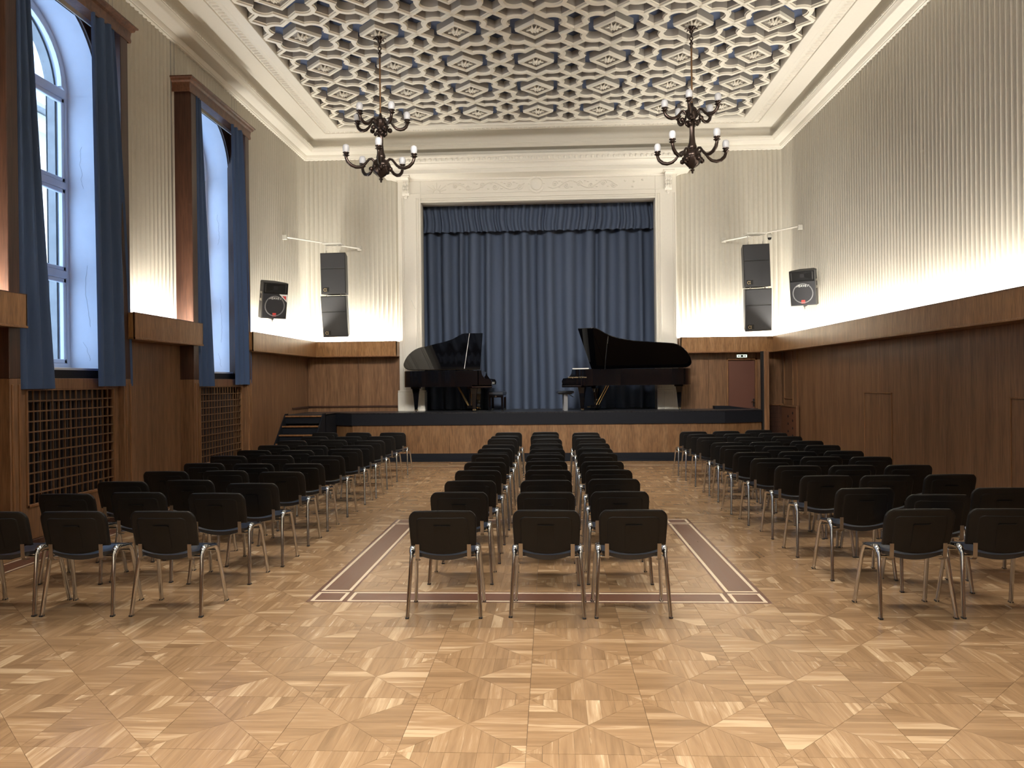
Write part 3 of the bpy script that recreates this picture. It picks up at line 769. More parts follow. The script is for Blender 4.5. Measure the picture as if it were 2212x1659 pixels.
N = len(prof)
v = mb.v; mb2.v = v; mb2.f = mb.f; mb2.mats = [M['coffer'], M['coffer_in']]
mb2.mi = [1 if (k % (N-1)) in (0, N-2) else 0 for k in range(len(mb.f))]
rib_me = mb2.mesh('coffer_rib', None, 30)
def diamond(h): return [(h, 0), (0, h), (-h, 0), (0, -h)]
mb = MB()
H1 = .325
prof2 = [(.0, ZP), (.0, ZR+.045), (-.004, ZR+.04), (-.0, ZR+.03), (.004, ZR+.008), (.006, ZR-.004), (.012, ZR-.006), (.052, ZR-.006), (.056, ZR+.012), (.068, ZR+.014), (.072, ZR+.055)]
q = MB().sweep(prof2, diamond(H1), True, None)
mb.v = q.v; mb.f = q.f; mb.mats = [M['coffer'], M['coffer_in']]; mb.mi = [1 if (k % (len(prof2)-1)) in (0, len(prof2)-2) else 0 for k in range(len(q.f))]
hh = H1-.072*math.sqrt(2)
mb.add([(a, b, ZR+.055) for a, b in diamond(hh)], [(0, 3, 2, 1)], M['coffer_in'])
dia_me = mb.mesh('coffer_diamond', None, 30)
# acanthus rosette
mb = MB()
for k in range(7):
    a = PI*2*k/7+.2; L = .085 if k % 2 else .105
    pts = [(L*t*math.cos(a+.5*t), L*t*math.sin(a+.5*t), ZR+.05-.055*math.sin(PI*min(1, t*1.05))**1+.01*t) for t in (0, .25, .5, .75, 1)]
    mb.tube(pts, [.010, .022, .026, .018, .006], 5, M['coffer'])
mb.lathe([(.004, ZR-.02), (.022, ZR-.012), (.03, ZR+.01), (.02, ZR+.05)], n=8, m=M['coffer'])
for s in (-1, 1): mb.tube([(s*.05, .01, ZR+.02), (s*.10, -.02, ZR+.0), (s*.125, .02, ZR+.015), (s*.105, .04, ZR+.03)], [.014, .016, .014, .008], 5, M['coffer'])
ros_me = mb.mesh('rosette', None, 60, recalc=False)
# cross ribs between four units
mb = MB()
La = .905-HP*.451*math.sqrt(2)-HP*.303-.02
pr_ = [(-.041, ZP), (-.041, ZR+.034), (-.027, ZR+.029), (-.027, ZR+.0006), (.027, ZR+.0006), (.027, ZR+.029), (.041, ZR+.034), (.041, ZP)]
for a in (PI/4, 3*PI/4):
    d = Vector((math.cos(a), math.sin(a)))*(La+.02)
    q = MB().sweep(pr_, [tuple(-d), tuple(d)], m=None)
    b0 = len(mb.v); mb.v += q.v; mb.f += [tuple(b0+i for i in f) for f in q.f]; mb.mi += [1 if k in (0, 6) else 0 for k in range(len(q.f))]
mb.mats = [M['coffer'], M['coffer_in']]
cross_me = mb.mesh('coffer_cross', None, 30)
CX, CYB = -.195, 16.415
for j in range(15):
    y = CYB-1.272*j
    for k in range(-3, 4):
        x = CX+1.285*k
        o = link('coffer', rib_me, ceil, (x, y, 0)); o.scale = (1, .99, 1)
        d = link('coffer_diamond', dia_me, o)
        link('rosette', ros_me, d)
for j in range(-1, 15):
    y = CYB-1.272*(j+.5)
    for k in range(-4, 4):
        if k in (-4, 3) or True: link('coffer_cross', cross_me, ceil, (CX+1.285*(k+.5), y, 0))

# ---------------------------------------------------------------- stage
stage = empty('stage', (0, 17.5, 0), label='raised black-edged stage with light wood front panels across the end of the hall', category='stage')
def sb(mb, name, **k): mb.xf(Matrix.Translation((0, -17.5, 0))); return mb.build(name, None, stage, **k)
P = [(-4.9, 17.35), (-4.45, 17.04), (3.81, 17.00), (4.70, 17.32)]
top = [(-5.74, 16.55), (-4.9, 16.55), (-4.9, 17.35), (-4.45, 17.04), (3.81, 17.0), (4.70, 17.32), (4.70, 18.05), (4.8, 18.05), (4.8, 18.14), (-5.74, 18.14)]
sb(MB().prism(top, 1.075, 1.10, 'z', M['stagefloor']), 'stage_top')
sb(MB().sweep([(0, .82), (0, 1.098), (.05, 1.098), (.05, .82)], P, m=M['stageblack']), 'black_edge_band')
sb(MB().sweep([(.03, 0), (.03, .185), (.09, .185), (.09, 0)], P, m=M['stageblack']), 'black_kick_board')
sb(MB().sweep([(-.0, .0), (-.0, .05), (.03, .06), (.03, .0)], P, m=M['stageblack']), 'black_base_strip')
def front_panel(a, b):
    d = Vector(b)-Vector(a); d.normalize(); nn = Vector((-d.y, d.x)); p, q = Vector(a)+d*.002+nn*.03, Vector(b)-d*.002+nn*.03
    pts = [p, q, q+nn*.02, p+nn*.02]
    sb(MB().add([(r.x, r.y, z) for z in (.185, .82) for r in pts], [(0, 1, 2, 3), (4, 7, 6, 5), (0, 4, 5, 1), (1, 5, 6, 2), (2, 6, 7, 3), (3, 7, 4, 0)], M['stagefront']), 'front_panel')
xs = [-4.45, -2.25, -.42, 1.72, 3.81]
front_panel(P[0], P[1]); front_panel(P[2], P[3])
for a, b in zip(xs, xs[1:]): front_panel((a, 17.04-.04*(a+4.45)/8.26), (b, 17.04-.04*(b+4.45)/8.26))
sb(MB().box(-4.92, -4.9, 16.55, 17.4, 0, 1.09, M['stageblack']), 'side_cheek')
MB().box(-4.9, 4.9, 18.145, 20.08, 1.075, 1.099, M['stagefloor']).build('floor_backstage', None, **ST)
# stairs
st = empty('stairs', (-5.33, 15.9, 0), label='black stairs with wooden nosings rising to the stage along the left wall', category='stairs')
def tb(mb, name, **k): mb.xf(Matrix.Translation((5.33, -15.9, 0))); return mb.build(name, None, st, **k)
for k in range(6):
    z = .175*(k+1); y0 = 15.36+.205*k
    if k == 5: z = 1.085
    tb(MB().box(-5.74, -4.93, y0+.02, y0+.26, z-.03, z-.004, M['stageblack']).box(-5.74, -4.93, y0+.03, y0+.045, z-.175, z-.03, M['stageblack']), 'step')
    tb(MB().box(-5.74, -4.93, y0, y0+.035, z-.035, z, M['wood_trim'], .004), 'nosing', label='light wooden stair nosing')
pol = [(15.25, 0), (15.30, .12), (16.42, 1.12), (16.58, 1.12), (16.58, 0)]
tb(MB().prism(pol, -4.93, -4.90, 'x', M['stageblack']), 'stringer'); tb(MB().prism(pol, -5.757, -5.735, 'x', M['stageblack']), 'stringer')
# low black ramp on the right of the stage
MB().prism([(3.75, 1.1), (3.75, 1.17), (4.1, 1.165), (4.60, 1.10)], 17.75, 17.98, 'y', M['stageblack']).build('ramp_wedge', None, label='low black sloping wedge on the stage before the brown door', category='ramp')
# post beside the door
MB().box(4.715, 4.745, 17.34, 17.50, 0, SZ0, M['black']).box(4.745, 4.86, 17.32, 17.62, 0, SZ0, M['wood'], .006).box(4.77, 4.80, 17.31, 17.325, 0, SZ0, M['wood_trim'], .003).build('trim_4', None, **ST)
# door
d1 = empty('door_1', (0, 0, 0), **ST)
MB().box(4.12, 4.74, WYB+.03, WYB+.07, 1.1, 2.22, M['doorred'], .004).build('door_leaf', None, d1)
MB().box(4.085, 4.125, WYB-.02, WYB+.1, 1.1, 2.26, M['wood_trim'], .004).box(4.74, 4.79, WYB-.02, WYB+.1, 1.1, 2.26, M['wood_trim'], .004).box(4.085, 4.79, WYB-.02, WYB+.1, 2.22, 2.265, M['wood_trim'], .004).build('door_frame', None, d1)
MB().box(4.695, 4.725, WYB+.01, WYB+.03, 1.14, 1.32, M['black'], .003).tube([(4.71, WYB+.01, 1.25), (4.71, WYB-.03, 1.25), (4.64, WYB-.035, 1.245)], .009, 8, M['chrome']).build('door_handle', None, d1)
ex = empty('exit_sign', (4.43, WYB-.03, 2.31), label='small lit exit sign above the brown door', category='sign')
MB().box(-.125, .125, -.03, .03, -.04, .04, M['whitemetal'], .008).build('housing', None, ex)
MB().box(-.115, .115, -.034, -.028, -.032, .032, M['exit'], .003).build('lit_panel', None, ex)
MB().box(-.03, .03, -.038, -.033, -.022, .022, M['black'], .003).box(-.09, -.05, -.038, -.033, -.012, .012, M['grey'], .003).box(.05, .09, -.038, -.033, -.012, .012, M['grey'], .003).build('pictogram', None, ex)
# perforated corner box
pb = empty('perforated_panel', (5.1, 17.4, 0), label='brown hardboard corner cover with rows of round holes beside the stage', category='panel')
def pbb(mb, name, **k): mb.xf(Matrix.Translation((-5.1, -17.4, 0))); return mb.build(name, None, pb, **k)
pbb(MB().box(4.95, 5.30, 17.93, 17.95, .0, 1.19, M['wood_dark'], .003), 'back_board')
pbb(MB().box(5.30, 5.32, 16.83, 17.93, .0, 1.16, M['perf'], .003), 'side_board')
mb = MB().box(4.93, 5.34, 17.90, 17.96, 1.17, 1.20, M['wood_trim'], .003).box(5.28, 5.34, 16.80, 17.95, 1.15, 1.18, M['wood'], .003).box(5.28, 5.34, 16.80, 16.83, 0, 1.15, M['wood'], .003)
pbb(mb, 'edging')
mb = MB()
for k in range(8):
    mb.prism([(17.12+(.32 if k % 2 else 0)+.03*math.cos(2*PI*t/10), 1.02-.15*k/1.0*.55+.03*math.sin(2*PI*t/10)) for t in range(10)], 5.294, 5.3005, 'x', M['black'])
pbb(mb, 'round_hole', label='black round hole')
mb = MB()
for r in range(9):
    for k in range(8): mb.box(5.0+.035*k, 5.008+.035*k, 17.926, 17.9305, 1.08-.1*r, 1.095-.1*r, M['black'])
pbb(mb, 'small_perforation', kind='stuff')

# ---------------------------------------------------------------- proscenium
pro = empty('trim_5', (0, 0, 0), **ST)
PY = 18.0
A0, A1, B0, B1 = -3.545, OX0, OX1, 2.965
for x0, x1, xi in ((A0, A1, -1), (B0, B1, 1)):
    mb = MB().box(x0, x1, PY, PY+.25, 1.1, 6.56, M['white'], .01)
    # raised panel lines
    inn, outn = (x1, x0) if xi < 0 else (x0, x1)
    s = 1 if xi > 0 else -1
    for d, w, h in ((.0, .035, .03), (.055, .02, .012), (.105, .03, .02), (.40, .02, .012), (.445, .025, .02)):
        a, b = sorted((inn+s*d, inn+s*(d+w))); mb.box(a, b, PY-h, PY+.01, 1.58, OZ+.12, M['white'], .004)
    mb.build('pilaster', None, pro)
    a, b = (x0-.035, x1+.06) if xi < 0 else (x0-.0, x1+.05)
    MB().box(a, b, PY-.06, PY+.28, 1.1, 1.55, M['white'], .008).box(a+.0, b-.0, PY-.045, PY+.2, 1.55, 1.59, M['white'], .01).box(a+.16, b-.16, PY-.075, PY-.05, 1.1, 1.52, M['white'], .006).build('plinth', None, pro)
mb = MB().box(A1+.001, B0-.001, PY+.001, PY+.25, OZ, 6.56, M['white'])
for dz, w, h in ((.0, .03, .03), (.05, .018, .012), (.10, .028, .02)): mb.box(A1-dz-.0, B0+dz, PY-h, PY+.01, OZ+dz, OZ+dz+w, M['white'], .004)
mb.box(A1-.25, B0+.25, PY-.015, PY+.01, OZ+.205, OZ+.222, M['white'], .003).box(A0, B1, PY-.02, PY+.01, 6.51, 6.54, M['white'], .004)
mb.build('frieze', None, pro)
prof = [(0, 6.53), (.02, 6.535), (.03, 6.555), (.10, 6.575), (.20, 6.60), (.27, 6.605), (.28, 6.615), (.28, 6.70), (.295, 6.705), (.30, 6.73), (.325, 6.77), (.37, 6.80), (.385, 6.805), (.385, 6.83), (.40, 6.835), (.415, 6.85), (.43, 6.90), (.445, 6.93), (.46, 6.94), (.46, 6.975), (.0, 6.99)]
MB().sweep([(-d, z) for d, z in prof], [(A0-.02, PY+.25), (A0-.02, PY), (B1+.02, PY), (B1+.02, PY+.25)], m=M['white']).build('cornice', None, pro, smooth=30)
mb = MB(); x = A0-.40
k = 0
def egg_front(mb, x, y, z, rx, rz, ry, mat, n=8):
    v = [(x, y-ry, z)]
    for k in range(n): a = 2*PI*k/n; v.append((x+rx*.75*math.cos(a), y-ry*.66, z+rz*.75*math.sin(a)))
    for k in range(n): a = 2*PI*k/n; v.append((x+rx*math.cos(a), y, z+rz*math.sin(a)))
    mb.add(v, [(0, 1+k, 1+(k+1) % n) for k in range(n)]+[(1+k, 1+n+k, 1+n+(k+1) % n, 1+(k+1) % n) for k in range(n)], mat)
while x < B1+.42:
    egg_front(mb, x, PY-.425, 6.885, .042, .045, .026, M['white']); 
    mb.tube([(x+.062, PY-.43, 6.93), (x+.062, PY-.43, 6.85)], [.009, .003], 4, M['white']); x += .124
mb.build('egg_moulding', None, pro, recalc=False, smooth=60, kind='stuff')
# medallion
mx_, mz_ = -.275, 6.375
med = MB(); n = 32
def annulus(mb, r0, r1, y0, a0, a1, mat, cx, cz, n=12):
    v = []
    for k in range(n+1):
        a = a0+(a1-a0)*k/n
        for r, yy in ((r0, PY), (r0, y0), (r1, y0), (r1, PY)): v.append((cx+r*math.cos(a), yy, cz+r*math.sin(a)))
    f = []
    for k in range(n):
        for j in range(3): f.append((4*k+j, 4*k+4+j, 4*k+5+j, 4*k+1+j))
    f += [(0, 1, 2, 3), (4*n+3, 4*n+2, 4*n+1, 4*n)]
    mb.add(v, f, mat)
for q in range(4): annulus(med, .155, .195, PY-.035, q*PI/2+.06, (q+1)*PI/2-.06, M['white'], mx_, mz_)
annulus(med, .0, .215, PY-.012, 0, 2*PI, M['white'], mx_, mz_, 32)
rings = [(.135, 0), (.135, .03), (.115, .05), (.07, .062), (.02, .066), (.0005, .067)]
v = []; f = []
for r, h in rings:
    for k in range(24): v.append((mx_+r*math.cos(2*PI*k/24), PY-h, mz_+r*math.sin(2*PI*k/24)))
for i in range(len(rings)-1):
    for k in range(24): f.append((i*24+k, i*24+(k+1) % 24, (i+1)*24+(k+1) % 24, (i+1)*24+k))
med.add(v, f, M['white']); med.build('medallion', None, pro, smooth=40)
# scrollwork, rising sun and stars in low relief
mb = MB()
def rel(pts, r=.009): mb.tube([(x, PY-.008, z) for x, z in pts], r*1.5, 5, M['white'])
sx, sz = -2.62, 6.225
rel([(sx+.085*math.cos(PI*k/10), sz+.085*math.sin(PI*k/10)) for k in range(11)], .008)
for k in range(1, 8):
    a = PI*k/8; L = .20 if k % 2 else .25; rel([(sx+.10*math.cos(a), sz+.10*math.sin(a)), (sx+L*1.25*math.cos(a), sz+min(L*math.sin(a), .27))], .006)
def scroll(x0, x1, dirn):
    n = 46; pts = []
    for k in range(n+1):
        t = k/n; x = x0+(x1-x0)*t; pts.append((x, 6.365+.085*math.sin(t*2*PI*2.0*1.0+.6)*dirn))
    rel(pts, .009)
    for q, (t, s) in enumerate(((.10, 1), (.27, -1), (.45, 1), (.62, -1), (.80, 1), (.94, -1))):
        cx = x0+(x1-x0)*t; cz = 6.36+.02*s; R_ = .075
        rel([(cx+R_*(1-.06*k)*math.cos(k*.7), cz+R_*(1-.06*k)*math.sin(k*.7)*s) for k in range(14)], .007)
        for g_ in range(5):
            a = 2*PI*g_/5; egg_front(mb, cx+.022*math.cos(a), PY, cz+.022*math.sin(a), .014, .014, .014, M['white'], 5)
    for t in (.18, .36, .55, .72, .88):
        cx = x0+(x1-x0)*t
        for a in (.6, 2.2, 4.0): egg_front(mb, cx+.05*math.cos(a), PY, 6.37+.09*math.sin(a), .032, .016, .012, M['white'], 6)
scroll(-2.36, -.55, 1); scroll(0.0, 1.62, -1)
mb.build('relief_scrollwork', None, pro, recalc=False, smooth=50, kind='stuff')
for x, z in ((1.79, 6.42), (1.99, 6.40), (1.96, 6.28), (2.19, 6.43)):
    pts = [((.042 if k % 2 == 0 else .018)*math.cos(PI/2+PI*k/5)+x, (.042 if k % 2 == 0 else .018)*math.sin(PI/2+PI*k/5)+z) for k in range(10)]
    v = [(p[0], PY-.002, p[1]) for p in pts]+[(x, PY-.018, z)]
    MB().add(v, [(k, (k+1) % 10, 10) for k in range(10)], M['white']).build('star', None, pro)
for cx in (A0+.20, B1-.19):
    mb = MB()
    side = [(PY, 6.20), (PY-.03, 6.17), (PY-.055, 6.20), (PY-.06, 6.26), (PY-.05, 6.33), (PY-.07, 6.42), (PY-.13, 6.52), (PY-.22, 6.55), (PY-.22, 6.62), (PY, 6.62)]
    mb.prism(side, cx-.085, cx+.085, 'x', M['white'])
    mb.box(cx-.12, cx+.12, PY-.25, PY+.02, 6.56, 6.62, M['white'], .01)
    for z, h in ((6.26, .075), (6.34, .07), (6.44, .11)):
        for s in (-1, 0, 1): egg_front(mb, cx+s*.05, PY-h+.01, z, .035, .05, .03, M['white'], 7)
    egg_front(mb, cx, PY-.01, 6.15, .05, .06, .035, M['white'], 7)
    mb.build('corbel', None, pro, smooth=40)
# small wire bracket on the left pilaster
MB().tube([(-3.23, PY-.03, 3.70), (-3.22, PY-.12, 3.70), (-3.16, PY-.05, 3.52), (-3.15, PY-.02, 3.50)], .006, 6, M['whitemetal']).build('wall_bracket', None, label='small white wire bracket on the left side of the stage frame', category='bracket')

# ---------------------------------------------------------------- stage curtains and valance
CY_ = 18.85
mb = curtain_sheet(lambda t: OX0-.15, lambda t: -.27-.03*math.sin(3*t), CY_, 1.10, 5.95, 15, .19, 3, M['scurtain'], 'y', nu=220, nv=24)
mb.build('stage_curtain', None, None, smooth=60, recalc=False, label='left half of the blue pleated stage curtain', category='curtain')
mb = curtain_sheet(lambda t: -.29-.03*math.sin(3*t), lambda t: OX1+.15, CY_+.02, 1.10, 5.95, 14, .19, 5, M['scurtain'], 'y', nu=220, nv=24)
mb.build('stage_curtain', None, None, smooth=60, recalc=False, label='right half of the blue pleated stage curtain', category='curtain')
mb = curtain_sheet(lambda t: OX0-.05, lambda t: OX1+.05, 18.62, 5.42, 6.06, 64, .075, 8, M['scurtain'], 'y', nu=768, nv=5)
mb.build('stage_valance', None, None, smooth=60, recalc=False, label='short blue gathered valance above the stage curtain', category='valance')
MB().box(OX0-.1, OX1+.1, 18.60, 18.65, 6.04, 6.10, M['black']).build('curtain_track', None, label='dark track carrying the blue valance over the stage', category='curtain track')

# ---------------------------------------------------------------- grand pianos (local: keyboard at x=0, tail at +x, spine y=0, treble side y=+W)
def grand(name, L, Wd, bent, label, lid_prop=True, script=None):
    root = empty(name, (0, 0, 0), label=label, category='piano', group='grand pianos on the stage')
    def outline(ins=0., x0=0.):
        P = [(x0, ins), (L-.22, ins)]
        for k in range(1, 7): a = -PI/2+PI/2*k/6; P.append((L-.22+(.22-ins)*math.cos(a), .22+(.22-ins)*math.sin(a)))
        w0 = bent[-1][1]*Wd; x9 = bent[-1][0]*L
        for k in range(1, 8): a = PI/2*k/8; P.append((x9+(L-ins-x9)*math.cos(a), .22+(w0-.22-ins)*math.sin(a)))
        for t, w in bent[::-1]: P.append((t*L, w*Wd-ins))
        if x0 >= bent[0][0]*L: P = [p for p in P if p[0] > x0 or p[1] < .2]
        P += [(x0, Wd-ins)]
        return P
    z0, z1 = .57, .93
    O = outline(0, .30); I = outline(.045, .34); n = len(O)
    v = [(p[0], p[1], z0) for p in O]+[(p[0], p[1], z1) for p in O]+[(p[0], p[1], z1) for p in I]+[(p[0], p[1], z1-.09) for p in I]
    f = [tuple(range(n-1, -1, -1))]
    for a, b in ((0, n), (n, 2*n), (2*n, 3*n)):
        f += [(a+k, a+(k+1) % n, b+(k+1) % n, b+k) for k in range(n)]
    f.append(tuple(range(3*n, 4*n)))
    MB().add(v, f, M['piano']).build('rim_case', None, root, smooth=30)
    MB().prism(outline(.05, .36), z1-.085, z1-.07, 'z', M['rod']).build('iron_plate', None, root, label='brassy iron plate')
    # cheeks, keybed, keys, fallboard
    for y0, y1 in ((0, .07), (Wd-.07, Wd)):
        MB().prism([(.02, z0), (.0, z0+.10), (.03, z0+.16), (.16, z0+.18), (.22, z0+.26), (.24, z1), (.32, z1), (.32, z0)], y0, y1, 'y', M['piano']).build('cheek', None, root)
    MB().box(.0, .45, 0, Wd, z0-.035, z0+.04, M['piano'], .008).build('keybed', None, root)
    MB().box(.004, .45, 0-.001, Wd+.001, z0-.006, z0+.002, M['chrome']).build('trim_line', None, root, label='thin bright metal line')
    MB().box(.04, .19, .09, Wd-.09, z0+.05, z0+.10, M['keys_glint'], .003).build('white_keys', None, root, label='row of white piano keys')
    MB().box(.24, .30, .07, Wd-.07, z0+.04, z1-.01, M['piano'], .006).build('fallboard', None, root)
    # the bright reflection on the rim edge is added later as a pale strip
    # lid (hinged on the spine, y=0), front flap drawn as its own board
    ang = math.radians(36)
    LO = outline(-.012, .62); 
    def tilt(mb): 
        return mb.xf(Matrix.Translation((0, 0, z1+.025)) @ Matrix.Rotation(ang, 4, 'X'))
    tilt(MB().prism(LO, 0, .018, 'z', M['piano'])).build('lid', None, root, smooth=30)
    fl = [(.26, -.012), (.612, -.012), (.612, Wd+.012), (.30, Wd+.012)]
    tilt(MB().prism(fl, 0, .018, 'z', M['piano'])).build('front_flap', None, root)
    tilt(MB().box(.60, .632, -.01, Wd, .018, .024, M['piano']).box(.608, .618, 0, Wd, .0235, .026, M['keys_glint'])).build('lid_hinge', None, root)
    py_ = Wd-.12; pz = z1+.02+math.sin(ang)*(Wd-.25)
    MB().tube([(.95, py_, z1-.02), (.93, (Wd-.25)*math.cos(ang), pz)], .012, 8, M['piano']).build('lid_prop', None, root)
    # legs
    def leg(x, y):
        mb = MB()
        for za, zb, ha, hb in ((.06, .40, .030, .055), (.40, .53, .055, .075)):
            v = [(x+sx*h, y+sy_*h, z) for z, h in ((za, ha), (zb, hb)) for sx, sy_ in ((-1, -1), (1, -1), (1, 1), (-1, 1))]
            mb.add(v, [(0, 3, 2, 1), (4, 5, 6, 7), (0, 1, 5, 4), (1, 2, 6, 5), (2, 3, 7, 6), (3, 0, 4, 7)], M['piano'])
        mb.box(x-.10, x+.10, y-.10, y+.10, .53, .575, M['piano'], .008)
        l = mb.build('leg', None, root)
        MB().lathe([(.028, .055), (.03, .075), (.026, .09)], (x, y, 0), 10, M['brass']).box(x-.035, x+.035, y-.012, y+.012, .03, .06, M['brass'], .004).tube([(x-.014, y, .032), (x+.014, y, .032)], .032, 12, M['foot']).build('caster', None, l, label='brass caster')
    leg(.42, .18); leg(.42, Wd-.16); leg(L-.24, .30)
    # pedal lyre
    cx, c_ = .56, Wd/2
    mb = MB().box(cx-.05, cx+.05, c_-.16, c_+.16, .50, .56, M['piano'], .006)
    for s in (-1, 1): mb.tube([(cx, c_+s*.07, .52), (cx, c_+s*.085, .36), (cx, c_+s*.06, .12)], .018, 8, M['piano'])
    mb.box(cx-.08, cx+.07, c_-.16, c_+.16, .06, .13, M['piano'], .01)
    ly = mb.build('pedal_lyre', None, root, smooth=40)
    mb = MB()
    for s in (-1, 1): mb.tube([(cx+.03, c_+s*.10, .10), (cx+.28, c_+s*.10, .56)], .010, 8, M['brass'])
    for s in (-.02, .02): mb.tube([(cx-.02, c_+s, .12), (cx-.02, c_+s, .52)], .006, 6, M['brass'])
    mb.build('brass_rods', None, ly, label='brass lyre braces')
    for s in (-1, 0, 1): MB().box(cx-.17, cx-.06, c_+s*.07-.018, c_+s*.07+.018, .075, .088, M['brass'], .003).build('pedal', None, ly, label='brass pedal')
    return root
XF = Matrix.Scale(-1, 4, (1, 0, 0))
pl = grand('grand_piano', 2.0, 1.46, [(.36, 1.), (.40, .98), (.45, .90), (.50, .83), (.58, .76), (.70, .69), (.80, .62)], 'shorter glossy black grand piano on the left of the stage, lid top facing the hall')
pl.location = (-1.29, 17.08, 1.10)
pr = grand('grand_piano', 2.62, 1.48, [(.26, 1.), (.29, .97), (.33, .88), (.38, .80), (.45, .73), (.56, .67), (.70, .63), (.86, .59)], 'longer glossy black grand piano on the right of the stage, open side facing the hall')
AL = math.radians(19)
pr.rotation_euler = (0, 0, PI-AL); pr.location = (.26+1.48*math.sin(AL), 17.04+1.48*math.cos(AL), 1.10)
XF = None
text('Steingraeber & S\u00f6hne', .049, 'gold', pr, (-.36, 1.484, .755), (PI/2, 0, PI), 'maker_lettering', .0006, label='small gold maker lettering')
for a, b in ((.25, .60), (1.15, 2.15)):
    MB().box(-b, -a, 1.478-.66*(a > 1)-.0, 1.482-.66*(a > 1), .88, .925, M['keys_glint'], .0).build('rim_glint_strip', None, None) if False else None
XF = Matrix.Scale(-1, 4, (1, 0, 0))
MB().box(.25, .62, 1.455, 1.486, .930, .952, M['keys_glint'], .004).build('pale_rim_glint', None, pr, label='pale strip added for the bright reflection along the rim edge')  # pale strip put in for a bright reflection, not a piano part
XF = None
# ---------------------------------------------------------------- piano benches
def bench(loc, rz, lab, kind):
    o = empty('piano_bench', loc, rz, label=lab, category='bench')
    if kind == 0:
        MB().box(-.30, .30, -.18, .18, .36, .45, M['leather'], .02).build('padded_seat', None, o, smooth=40)
        MB().box(-.29, .29, -.17, .17, .31, .365, M['piano'], .004).build('seat_frame', None, o)
        for sx in (-1, 1):
            for sy_ in (-1, 1): MB().box(sx*.265-.025, sx*.265+.025, sy_*.145-.025, sy_*.145+.025, 0, .31, M['piano'], .004).build('leg', None, o)
            MB().lathe([(.022, 0), (.022, .02)], (0, 0, 0), 12, M['chrome']).xf(Matrix.Translation((sx*.31, 0, .335)) @ Matrix.Rotation(PI/2, 4, 'Y')).build('height_knob', None, o)
    else:
        MB().box(-.19, .19, -.28, .28, .395, .45, M['leather'], .018).build('padded_seat', None, o, smooth=40)
        MB().box(-.14, .14, -.20, .20, .37, .395, M['grey'], .004).build('seat_plate', None, o)
        for sy_ in (-1, 1):
            MB().box(-.045, .045, sy_*.20-.02, sy_*.20+.02, .0, .37, M['grey'], .004).build('leg', None, o)
        MB().tube([(.08, -.2, .37), (.17, -.24, .31)], .008, 6, M['shell']).build('lever', None, o)
bench((-1.25, 18.05, 1.10), PI/2*.96, 'black piano bench with glossy square legs in front of the left piano', 0)
bench((.34, 17.62, 1.10), .05, 'low black padded stool on steel columns in front of the right piano', 1)
bpy.data.objects['piano_bench'].location = (-1.23, 17.95, 1.10)

# ---------------------------------------------------------------- speakers
def array(n, X, Y, rz, tilt, sgn):
    cabs = []
    for k, (z, tl, dx) in enumerate(((4.74, 0.02, 0), (3.76, .16, (0, .045)[n]))):
        o = empty('hanging_speaker', (X+dx, Y, z), 0, label=['upper', 'lower'][k]+' black hanging loudspeaker in the '+['left', 'right'][n]+' corner beside the stage', category='speaker', group='black hanging speakers')
        o.rotation_euler = (tl, sgn*tilt, rz)
        w, h, d = .29, .935, .50
        v = [(-w, 0, -h), (w, 0, -h), (w, 0, 0), (-w, 0, 0), (-w*.7, d, -h+.02), (w*.7, d, -h+.02), (w*.7, d, -.02), (-w*.7, d, -.02)]
        MB().add(v, [(0, 1, 2, 3), (4, 7, 6, 5), (0, 4, 5, 1), (1, 5, 6, 2), (2, 6, 7, 3), (3, 7, 4, 0)], M['speakerbox']).build('cabinet', None, o)
        MB().box(-w+.012, w-.012, -.018, .001, -h+.012, -.365, M['speaker'], .006).build('woofer_grille', None, o)
        MB().box(-w+.012, w-.012, -.018, .001, -.350, -.012, M['speaker'], .006).build('horn_grille', None, o)
        MB().box(-.24, -.10, -.022, -.016, -h+.05, -h+.15, M['shell'], .003).build('badge', None, o)
        text('\u03b1', .13, 'gold', o, (-.19, -.0235, -h+.10), (PI/2, 0, 0), 'badge_letter')
        mb = MB()
        for s in (-1, 1): mb.tube([(s*.16, .06, -.01), (s*.16, .06, .06)], .010, 6, M['satin'])
        mb.build('hanging_hook', None, o)
        cabs.append(o)
    return cabs
array(0, -4.90, 17.25, -.0, -.012, 1)
array(1, 4.55, 17.15, .0, .035, -1)
for n, (p, q, lab) in enumerate((((-5.78, 16.62, 5.0), (-4.5, 18.12, 4.98), 'white steel rail across the left corner carrying two speakers'), ((5.38, 16.75, 5.04), (4.07, 18.12, 4.99), 'white steel rail across the right corner carrying two speakers'))):
    p, q = Vector(p), Vector(q); c = (p+q)/2; d = (q-p).normalized(); nn = Vector((-d.y, d.x, 0))
    o = empty('speaker_rail', tuple(c), 0, label=lab, category='rail')
    mb = MB(); L = (q-p).length/2
    for s in (-.02, .02): mb.tube([tuple(-d*L+nn*s), tuple(d*L+nn*s)], .014, 4, M['whitemetal'])
    mb.build('rail', None, o)
    mb = MB(); f = Vector((-4.90 if n == 0 else 4.55, 17.25 if n == 0 else 17.15, c.z))-c
    for s in (-.17, .17):
        mb.tube([(f.x+s, f.y+.05, -.26), (f.x+s, f.y+.05, -.03)], .008, 6, M['whitemetal'])
    mb.box(f.x-.22, f.x+.22, f.y-.10, f.y+.22, -.055, -.035, M['whitemetal'], .003).tube([(f.x-.18, f.y, -.20), (f.x+.18, f.y, -.06)], .006, 5, M['whitemetal'])
    mb.build('bracket', None, o)
    mb = MB()
    for e in (-d*L, d*L): mb.box(e.x-.05, e.x+.05, e.y-.03, e.y+.03, -.05, .05, M['whitemetal'], .004)
    mb.build('end_plate', None, o)
cm = empty('security_camera', (4.93, 17.45, 4.93), label='small white dome camera hanging from the right speaker rail', category='camera')
